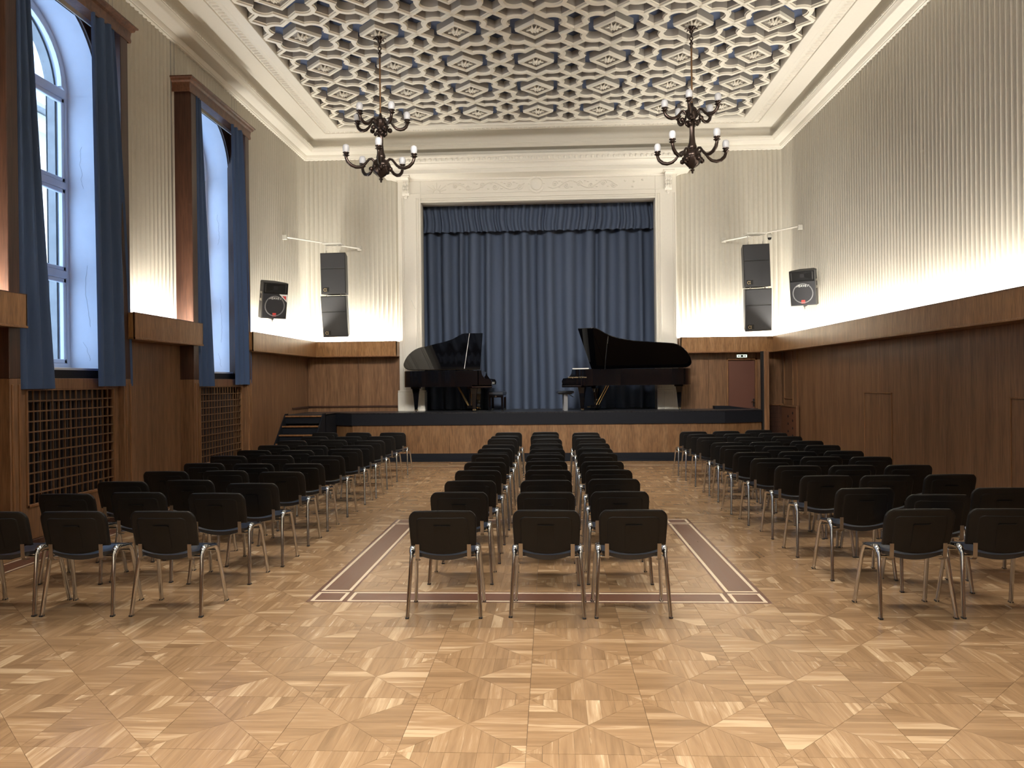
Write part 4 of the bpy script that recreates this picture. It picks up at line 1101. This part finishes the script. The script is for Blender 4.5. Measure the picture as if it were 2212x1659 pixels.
MB().lathe([(.05, .0), (.055, .06), (.03, .10)], n=14, m=M['whitemetal']).build('housing', None, cm)
MB().lathe([(.005, -.055), (.03, -.045), (.043, -.015), (.045, .0)], n=14, m=M['shell']).build('dome', None, cm)
def pa(X, Y, Z, rz, tlt, lab, side):
    o = empty('wall_speaker', (X, Y, Z), 0, label=lab, category='speaker', group='wall speakers with white lettering')
    o.rotation_euler = (tlt, 0, rz)
    w, h, d = .245, .345, .42
    v = [(-w, 0, -h), (w, 0, -h), (w, 0, h), (-w, 0, h), (-w, .16, -h), (w, .16, -h), (w, .16, h), (-w, .16, h), (-w*.55, d, -h), (w*.55, d, -h), (w*.55, d, h), (-w*.55, d, h)]
    f = [(0, 1, 2, 3)]+[(a, b, b+4, a+4) for o_ in (0, 4) for a, b in ((o_, o_+1), (o_+1, o_+2), (o_+2, o_+3), (o_+3, o_))]+[(8, 11, 10, 9)]
    MB().add(v, f, M['speakerbox']).build('cabinet', None, o)
    MB().box(-w+.01, w-.01, -.012, .001, -h+.01, .135, M['speaker'], .006).build('grille', None, o)
    mb = MB()
    q = [(-w+.015, .145), (w-.015, .145), (w-.015, h-.015), (-w+.015, h-.015)]
    for a, b in ((0, .0),): pass
    mb.box(-w+.012, w-.012, -.012, .001, .14, .155, M['shell']).box(-w+.012, w-.012, -.012, .001, h-.028, h-.012, M['shell']).box(-w+.012, -w+.035, -.012, .001, .14, h-.012, M['shell']).box(w-.035, w-.012, -.012, .001, .14, h-.012, M['shell'])
    vv = [(-.19, -.010, .16), (.19, -.010, .16), (.19, -.010, h-.03), (-.19, -.010, h-.03), (-.04, .06, .21), (.04, .06, .21), (.04, .06, .28), (-.04, .06, .28)]
    mb.add([(a, b+.0, c) for a, b, c in vv[:4]]+[(a, -.002, c) for a, b, c in vv[4:]], [(0, 1, 5, 4), (1, 2, 6, 5), (2, 3, 7, 6), (3, 0, 4, 7)], M['shell']).add([(a, -.0015, c) for a, b, c in vv[4:]], [(0, 1, 2, 3)], M['black'])
    mb.build('horn', None, o)
    mb = MB(); n = 28; v = []
    for k in range(n):
        a = 2*PI*k/n
        for r, yy in ((.178, -.012), (.180, -.018), (.196, -.018), (.198, -.012)): v.append((r*math.cos(a), yy, -.10+r*math.sin(a)))
    fs = []
    for k in range(n):
        for j in range(3): fs.append((4*k+j, 4*((k+1) % n)+j, 4*((k+1) % n)+j+1, 4*k+j+1))
    mb.add(v, fs, M['grey']).build('woofer_ring', None, o, smooth=40)
    text('PEAVEY', .062, 'logo', o, (.0, -.016, .045), (PI/2, 0, 0), 'maker_lettering', .001, .35, 1.1)
    MB().box(-.035, .035, -.017, -.011, -.30, -.235, M['red'], .002).build('red_badge', None, o, label='small red square badge')
    mb = MB(); s = side
    mb.box(*sorted((s*w*1.0, s*(w+.004))), .03, .13, -.02, .16, M['satin']).box(*sorted((s*w*1.0, s*(w+.007))), .05, .11, .03, .12, M['black'])
    mb.build('side_handle', None, o)
    mb = MB().box(-.02, .02, .05, .36, -h-.03, -h, M['speakerbox']).tube([(0, .06, -h-.02), (0, .06, -h-.10), (-side*.0, .42, -h-.02)], .012, 4, M['speakerbox'])
    mb.tube([(0, .40, -h+.10), (0, .50, -h+.10)], .02, 6, M['whitemetal'])
    mb.build('wall_bracket', None, o)
    return o
pa(5.00, 15.45, 3.56, -.55, .22, 'black wall loudspeaker with white lettering high on the right wall', 1)
q = pa(-5.25, 14.50, 3.37, .72, .22, 'black wall loudspeaker with white lettering and corner sticker on the left wall', -1)
MB().add([(.07, -.019, .13), (.232, -.019, .13), (.232, -.019, -.02)], [(0, 1, 2)], M['logo']).add([(.13, -.0195, .10), (.21, -.0195, .10), (.21, -.0195, .02)], [(0, 1, 2)], M['red']).build('corner_sticker', None, q, label='white and red triangular sticker')
bpy.context.view_layer.update()

# ---------------------------------------------------------------- chandeliers
def chandelier(X, Y, zb, ph_lo, ph_up, lab):
    o = empty('chandelier', (X, Y, zb), label=lab, category='chandelier', group='two-tier bronze chandeliers')
    H = 7.50-zb
    MB().lathe([(.006, 0), (.018, .012), (.012, .03), (.030, .045), (.034, .06), (.016, .075), (.028, .085), (.08, .12), (.125, .17), (.148, .22), (.152, .255), (.135, .27), (.14, .285), (.125, .33), (.095, .37), (.060, .385), (.075, .41), (.072, .44), (.052, .50), (.040, .62), (.040, .74), (.050, .80), (.082, .83), (.082, .85), (.05, .87), (.06, .885), (.095, .93), (.105, .985), (.085, 1.0), (.088, 1.02), (.065, 1.06), (.032, 1.08), (.02, 1.13), (.012, 1.15)], n=24, m=M['bronze'], flute=8, fl=.05).build('turned_stem', None, o, smooth=45)
    mb = MB()
    for k in range(6):
        a = 2*PI*k/6
        for r0, z0, s in ((.085, .83, .035), (.145, .27, .030)):
            mb.lathe([(.004, -s), (s*.8, -s*.5), (s*.8, s*.4), (.005, s)], (r0*math.cos(a), r0*math.sin(a), z0-.03), 6, M['bronze'])
    mb.build('carved_leaf', None, o, smooth=60)
    MB().tube([(0, 0, 1.14), (0, 0, H-.26)], .014, 10, M['rod']).build('rod', None, o, smooth=60, label='brassy brown hanging rod')
    mb = MB().lathe([(.014, 0), (.022, .01), (.018, .05), (.038, .085), (.018, .09), (.014, .13)], (0, 0, H-.36), 10, M['bronze'])
    mb.tube([(.025*math.cos(t*PI/5), 0, H-.20+.032*math.sin(t*PI/5)) for t in range(10)], .009, 6, M['bronze'], closed=True)
    mb.tube([(0, .02*math.cos(t*PI/5), H-.145+.032*math.sin(t*PI/5)) for t in range(10)], .009, 6, M['bronze'], closed=True)
    mb.lathe([(.01, -.03), (.035, 0), (.03, .04), (.05, .08), (.02, .10)], (0, 0, H-.10), 12, M['bronze'])
    for k in range(6): a = 2*PI*k/6; mb.tube([(.02*math.cos(a), .02*math.sin(a), H-.07), (.07*math.cos(a), .07*math.sin(a), H-.03), (.11*math.cos(a), .11*math.sin(a), H-.05)], [.012, .018, .006], 5, M['bronze'])
    mb.build('ceiling_hook', None, o, smooth=50)
    def arm_mesh(R, zc):
        mb = MB(); r0 = .10
        raw = [(0, .0), (.04, .10), (.11, .155), (.20, .135), (.28, .04), (.37, -.07), (.50, -.155), (.66, -.175), (.82, -.13), (.95, -.02), (1.0, .10), (1.0, .16)]
        k = (R-r0)
        pts = [(r0+k*a, 0, zc+b*k*1.05) for a, b in raw]
        rad = [.021, .023, .021, .019, .019, .022, .026, .029, .030, .028, .025, .022]
        P_ = []; Rr = []
        for i in range(len(pts)-1):
            for t in (0, .5):
                P_.append(tuple(pts[i][j]*(1-t)+pts[i+1][j]*t for j in range(3))); Rr.append(rad[i]*(1-t)+rad[i+1]*t)
        P_.append(pts[-1]); Rr.append(rad[-1]); mb.tube(P_, Rr, 8, M['bronze'])
        mb.lathe([(.004, -.042), (.034, -.026), (.042, 0), (.034, .026), (.004, .042)], (r0+.07*k+.03, 0, zc-.09), 10, M['bronze'])
        mb.tube([(r0+.37*k, 0, zc-.06*k), (r0+.42*k, 0, zc-.14*k), (r0+.44*k, 0, zc-.20*k)], [.014, .012, .003], 6, M['bronze'])
        zt = zc+.16*k*1.05
        mb.lathe([(.024, -.02), (.038, 0), (.058, .010), (.036, .02), (.038, .035), (.054, .045), (.054, .055), (.046, .058)], (R, 0, zt), 12, M['bronze'])
        a = mb.mesh('arm', None, 50)
        b = MB().lathe([(.040, 0), (.050, .02), (.055, .05), (.053, .090), (.042, .118), (.018, .130), (.002, .131)], (R, 0, zt+.058), 14, M['opal']).mesh('opal_bulb', None, 60)
        return a, b
    for (R, zc, ph) in ((.575, .30, ph_lo), (.44, .96, ph_up)):
        a, b = arm_mesh(R, zc)
        for k in range(5):
            A = link('arm', a, o, rot=(0, 0, math.radians(ph+72*k)))
            link('opal_bulb', b, A, label='unlit white opal bulb')
chandelier(-2.755, 12.6, 5.085, -81, -54, 'left two-tier bronze chandelier hanging from the coffered ceiling')
chandelier(2.34, 12.6, 5.115, -60, -34, 'right two-tier bronze chandelier hanging from the coffered ceiling')

# ---------------------------------------------------------------- chairs
def chair_meshes():
    D = {}
    # seat: contoured pad
    def seat_surf(u, v):
        x = (u*2-1); y = v; hw = .232
        # rounded corners
        e = 0
        for yy in ((y, 1-y)):
            if yy < .16: e = max(e, 1-math.sqrt(max(0, 1-((.16-yy)/.16)**2)))
        hw *= 1-.16*e
        X = x*hw; Y = .035+.405*y
        Z = .492-.030*math.exp(-((y-.32)/.35)**2)*(1-x*x) - .030*max(0, y-.75)/.25*max(0, y-.75)*2 - .014*(1-x*x)*(1-y)**4
        return X, Y, Z
    nu, nv = 14, 12; V = []; F = []
    for j in range(nv+1):
        for i in range(nu+1): V.append(seat_surf(i/nu, j/nv))
    b = len(V)
    for j in range(nv+1):
        for i in range(nu+1):
            X, Y, Z = seat_surf(i/nu, j/nv); x = 2*i/nu-1
            V.append((X*.97, .035+.405*j/nv*.985+.004, Z-.036+.010*x*x))
    for j in range(nv):
        for i in range(nu):
            a = j*(nu+1)+i; F.append((a, a+1, a+nu+2, a+nu+1)); F.append((b+a, b+a+nu+1, b+a+nu+2, b+a+1))
    rim = [i for i in range(nu+1)]+[j*(nu+1)+nu for j in range(1, nv+1)]+[nv*(nu+1)+i for i in range(nu-1, -1, -1)]+[j*(nu+1) for j in range(nv-1, 0, -1)]
    for p, q in zip(rim, rim[1:]+rim[:1]): F.append((p, p+b, q+b, q))
    mb = MB(); mb.add(V, F, M['leather']); D['seat'] = mb.mesh('seat', None, 50)
    # backrest
    W2, zs, zt, sag, rc = .253, .545, .825, .048, .075
    def back(u, v, off_, ins=0.):
        x = 2*u-1; w = W2-ins
        zb = zs-(sag+.006)*max(0., 1-(abs(x)/.80)**2.2)+ins*.6; ztop = zt-ins-.006*x*x
        z = zb+(ztop-zb)*v
        dz = z-(zt-ins-rc); hw = w
        if dz > 0: hw = w-rc+math.sqrt(max(0, rc*rc-dz*dz))
        hw *= (.955+.045*min(1, (z-.5)/.30+.3)) if z < .8 else 1.
        X = x*hw
        Y = -.092*(z-.50)/.32+.018+.030*(X/W2)**2+off_
        return X, Y, z
    vs_ = [0, .06, .15, .3, .45, .6, .72, .80, .86, .91, .95, .98, 1.0]; us_ = [0, .03, .08, .16, .26, .38, .5, .62, .74, .84, .92, .97, 1]
    def sheet(off_, ins): return [back(u, v, off_, ins) for v in vs_ for u in us_]
    nu, nv = len(us_)-1, len(vs_)-1
    layers = [sheet(-.020, .008), sheet(-.014, 0), sheet(.012, 0), sheet(.020, .010)]
    V = sum(layers, []); F = []; n1 = len(layers[0])
    rim = [i for i in range(nu+1)]+[j*(nu+1)+nu for j in range(1, nv+1)]+[nv*(nu+1)+i for i in range(nu-1, -1, -1)]+[j*(nu+1) for j in range(nv-1, 0, -1)]
    for j in range(nv):
        for i in range(nu):
            a = j*(nu+1)+i; F.append((a, a+1, a+nu+2, a+nu+1)); F.append((3*n1+a, 3*n1+a+nu+1, 3*n1+a+nu+2, 3*n1+a+1))
    for L_ in range(3):
        for p, q in zip(rim, rim[1:]+rim[:1]): F.append((L_*n1+p, (L_+1)*n1+p, (L_+1)*n1+q, L_*n1+q))
    mb = MB().add(V, F, M['shell']); D['backrest'] = mb.mesh('backrest', None, 55)
    # raised inner panel with handle slot on the back shell
    def bp(x, z, off_):
        return (x, -.092*(z-.50)/.32+.018+.030*(x/W2)**2+off_, z)
    def ringp(hw, z0, z1, r, off_, n=5):
        P_ = []
        for cx, cz, a0 in ((hw-r, z1-r, 0), (-hw+r, z1-r, 90), (-hw+r*.6, z0+r*.6, 180), (hw-r*.6, z0+r*.6, 270)):
            rr = r if a0 < 180 else r*.6
            for k in range(n): a = math.radians(a0+90*k/(n-1)); P_.append(bp(cx+rr*math.cos(a), cz+rr*math.sin(a), off_))
        return P_
    def panel(u, v, off_, ins):
        x = 2*u-1; w = .195-ins; zb = .518-.036*(1-abs(x)**2.2)+ins; ztp = .772-ins; z = zb+(ztp-zb)*v; hw = w
        dz = z-(ztp-.035)
        if dz > 0: hw = w-.035+math.sqrt(max(0, .035**2-dz*dz))
        return bp(x*hw, z, off_)
    L0 = [panel(u, v, -.019, 0) for v in vs_ for u in us_]; L1 = [panel(u, v, -.0245, .004) for v in vs_ for u in us_]
    F = []
    for j in range(nv):
        for i in range(nu): a = n1+j*(nu+1)+i; F.append((a, a+1, a+nu+2, a+nu+1))
    for p, q in zip(rim, rim[1:]+rim[:1]): F.append((p, p+n1, q+n1, q))
    mb = MB().add(L0+L1, F, M['shell'])
    def ridge(x0, x1, z0, z1, o0=-.034, o1=-.020):
        v = [bp(x, z, o_) for o_ in (o0, o1) for x, z in ((x0, z0), (x1, z0), (x1, z1), (x0, z1))]
        mb.add(v, [(0, 1, 2, 3), (4, 7, 6, 5), (0, 4, 5, 1), (1, 5, 6, 2), (2, 6, 7, 3), (3, 7, 4, 0)], M['shell'])
    ridge(-.062, .062, .703, .710, -.038); ridge(-.062, .062, .53, .703, -.0265)
    D['back_panel'] = mb.mesh('back_panel', None, 50)
    # flat metal uprights
    mb = MB(); pts = [(.055, .432), (.020, .434), (-.002, .452), (-.006, .49), (-.010, .56)]
    for (y0, z0), (y1, z1) in zip(pts, pts[1:]):
        dy, dz = y1-y0, z1-z0; L_ = math.hypot(dy, dz); ny, nz = -dz/L_*.0025, dy/L_*.0025
        v = [(x, y+s*ny, z+s*nz) for x in (-.015, .015) for (y, z) in ((y0, z0), (y1, z1)) for s in (-1, 1)]
        mb.add(v, [(0, 1, 3, 2), (4, 6, 7, 5), (0, 2, 6, 4), (1, 5, 7, 3), (0, 4, 5, 1), (2, 3, 7, 6)], M['satin'])
    D['bracket'] = mb.mesh('back_bracket')
    # legs: half of an inverted U each
    def leg(front):
        mb = MB()
        if front: P_ = [(0, .445, .0), (-.024, .352, .420), (-.027, .335, .463), (-.028, .300, .487), (-.028, .235, .493)]
        else: P_ = [(0, .0, .0), (-.024, .072, .435), (-.027, .082, .470), (-.028, .108, .493), (-.028, .170, .500), (-.028, .235, .493)]
        Q_ = [P_[0]]
        for p, q in zip(P_, P_[1:]): Q_ += [tuple((a+b)/2 for a, b in zip(p, q)), q]
        mb.tube(Q_, .0145, 8, M['chrome'], rx=1.35)
        return mb.mesh('leg', None, 60)
    D['leg_f'] = leg(True); D['leg_r'] = leg(False)
    mbx = MB().tube([(-.024, .078, .445), (-.0275, .092, .488), (-.028, .122, .507), (-.028, .170, .512)], [.012, .023, .024, .013], 8, M['chrome'])
    D['cover'] = mbx.mesh('chrome_shoulder', None, 60)
    D['foot_f'] = MB().box(-.014, .014, .445-.018, .445+.018, 0, .014, M['foot'], .003).mesh('foot_cap'); D['foot_r'] = MB().box(-.014, .014, -.018, .018, 0, .014, M['foot'], .003).mesh('foot_cap')
    D['bar'] = MB().tube([(-.245, 0, .443), (.245, 0, .443)], .0095, 8, M['chrome']).mesh('crossbar', None, 60)
    return D
CM = chair_meshes()
def make_chair():
    o = empty('stacking_chair', (0, 0, 0))
    link('seat', CM['seat'], o); bk = link('backrest', CM['backrest'], o); link('back_panel', CM['back_panel'], bk)
    for x in (-.195, .195): link('back_bracket', CM['bracket'], o, (x, 0, 0))
    for s in (-1, 1):
        for k in ('f', 'r'):
            l = link('leg', CM['leg_'+k], o, (s*.277, 0, 0)); l.scale = (s, 1, 1)
            link('foot_cap', CM['foot_'+k], l)
            if k == 'r': link('chrome_shoulder', CM['cover'], l)
    for y in (.10, .33): link('crossbar', CM['bar'], o, (0, y, 0))
    return o
proto = make_chair()
ORD = ['nearest', 'second', 'third', 'fourth', 'fifth', 'sixth', 'seventh', 'eighth', 'ninth', 'tenth', 'farthest']
def rowtxt(r): return 'in the row nearest the camera' if r == 0 else ('in the row nearest the stage' if r == 10 else 'in the %s row from the camera' % ORD[r])
LC = [[(-4.28, 5.75), (-3.66, 5.75), (-2.96, 5.755)], [(-4.427, 6.60), (-3.80, 6.68), (-3.037, 6.62)], [(-4.392, 7.44), (-3.738, 7.53), (-2.967, 7.27)], [(-4.393, 8.31), (-3.712, 8.34), (-3.011, 8.20)],
 [(-4.343, 9.15), (-3.674, 9.06), (-3.04, 9.03)], [(-4.433, 10.07), (-3.783, 10.09), (-3.056, 10.0)], [(-4.401, 10.89), (-3.743, 10.85), (-3.071, 11.02)], [(-4.429, 11.75), (-3.78, 11.65), (-3.044, 11.64)],
 [(-4.456, 12.69), (-3.778, 12.78), (-3.086, 12.61)], [(-4.36, 13.62), (-3.714, 13.57), (-3.108, 13.57)], [(-4.50, 14.72), (-3.807, 14.66), (-3.106, 14.58)]]
RC = [[(2.69, 5.79), (3.30, 5.795)], [(2.806, 6.80), (3.253, 6.42), (3.998, 6.80)], [(2.788, 7.69), (3.386, 7.69), (4.041, 7.75)], [(2.794, 8.57), (3.403, 8.59), (4.025, 8.60)],
 [(2.736, 9.37), (3.40, 9.55), (3.991, 9.51)], [(2.709, 10.16), (3.332, 10.24), (3.966, 10.3)], [(2.759, 11.16), (3.345, 11.05), (3.995, 11.18)], [(2.751, 11.75), (3.355, 11.81), (4.037, 11.98)],
 [(2.741, 12.81), (3.368, 12.81), (4.022, 12.93)], [(2.718, 13.6), (3.366, 13.62), (4.035, 13.77)], [(2.703, 14.29), (3.336, 14.37), (4.009, 14.6)]]
CC = [[(-.815, 5.75), (-.0375, 5.77), (.607, 5.778)]]
c1y = [0, 6.64, 7.41, 8.27, 9.10, 10.15, 10.93, 11.61, 12.83, 13.45, 14.40]; c2y = [0, 6.62, 7.42, 8.27, 9.20, 10.02, 10.84, 11.74, 12.72, 13.64, 14.43]; c3y = [0, 6.65, 7.50, 8.28, 9.13, 10.16, 10.88, 11.73, 12.80, 13.50, 14.22]
c1x = [-.842, -.824, -.807, -.811, -.804, -.824, -.816, -.815, -.827, -.826, -.809]; c2x = [-.045, -.045, -.049, -.029, -.054, -.071, -.052, -.066, -.066, -.105, -.098]; c3x = [.625, .609, .631, .641, .629, .645, .645, .666, .683, .645, .67]
for r in range(1, 11): CC.append([(c1x[r], c1y[r]), (c2x[r], c2y[r]), (c3x[r], c3y[r])])
first = True
rs = random.Random(3)
for blk, rows, pos in (('left', LC, ('window side', 'middle', 'aisle side')), ('centre', CC, ('left column', 'middle column', 'right column')), ('right', RC, ('aisle side', 'middle', 'wall side'))):
    for r, row in enumerate(rows):
        for k, (x, y) in enumerate(row):
            lab = 'black chair, %s block, %s, %s' % (blk, pos[k], rowtxt(r))
            if r: x, y = x*.974, y+.075
            o = proto if first else copy_tree(proto)
            first = False
            o.location = (x, y+.0, 0); o.rotation_euler = (0, 0, rs.gauss(0, .022))
            if blk == 'left': o.rotation_euler.z -= .0
            if blk == 'right' and r == 1 and k == 1: o.rotation_euler.z = -.05
            o['label'] = lab; o['category'] = 'chair'; o['group'] = 'rows of black stacking chairs, %s block' % blk

# ---------------------------------------------------------------- neighbour building outside the windows
nb = empty('neighbour_building', (-17, 24, 0), label='cream rendered building with roof cornice seen through the front window', category='building')
MB().box(-4, 4, -14, 12, -1, 8.3, M['facade']).build('wall', None, nb)
MB().box(-4.4, 4.4, -14.4, 12.4, 8.3, 8.6, M['facade'], .05).box(-4.6, 4.6, -14.6, 12.6, 8.6, 8.75, M['stone'], .03).build('roof_cornice', None, nb)
mb = MB()
for k in range(6): 
    for z in (1.2, 4.8): nbw = MB().box(3.97, 4.06, -12+4*k, -10.6+4*k, z, z+2.1, M['stone'], .02).build('window', None, nb)
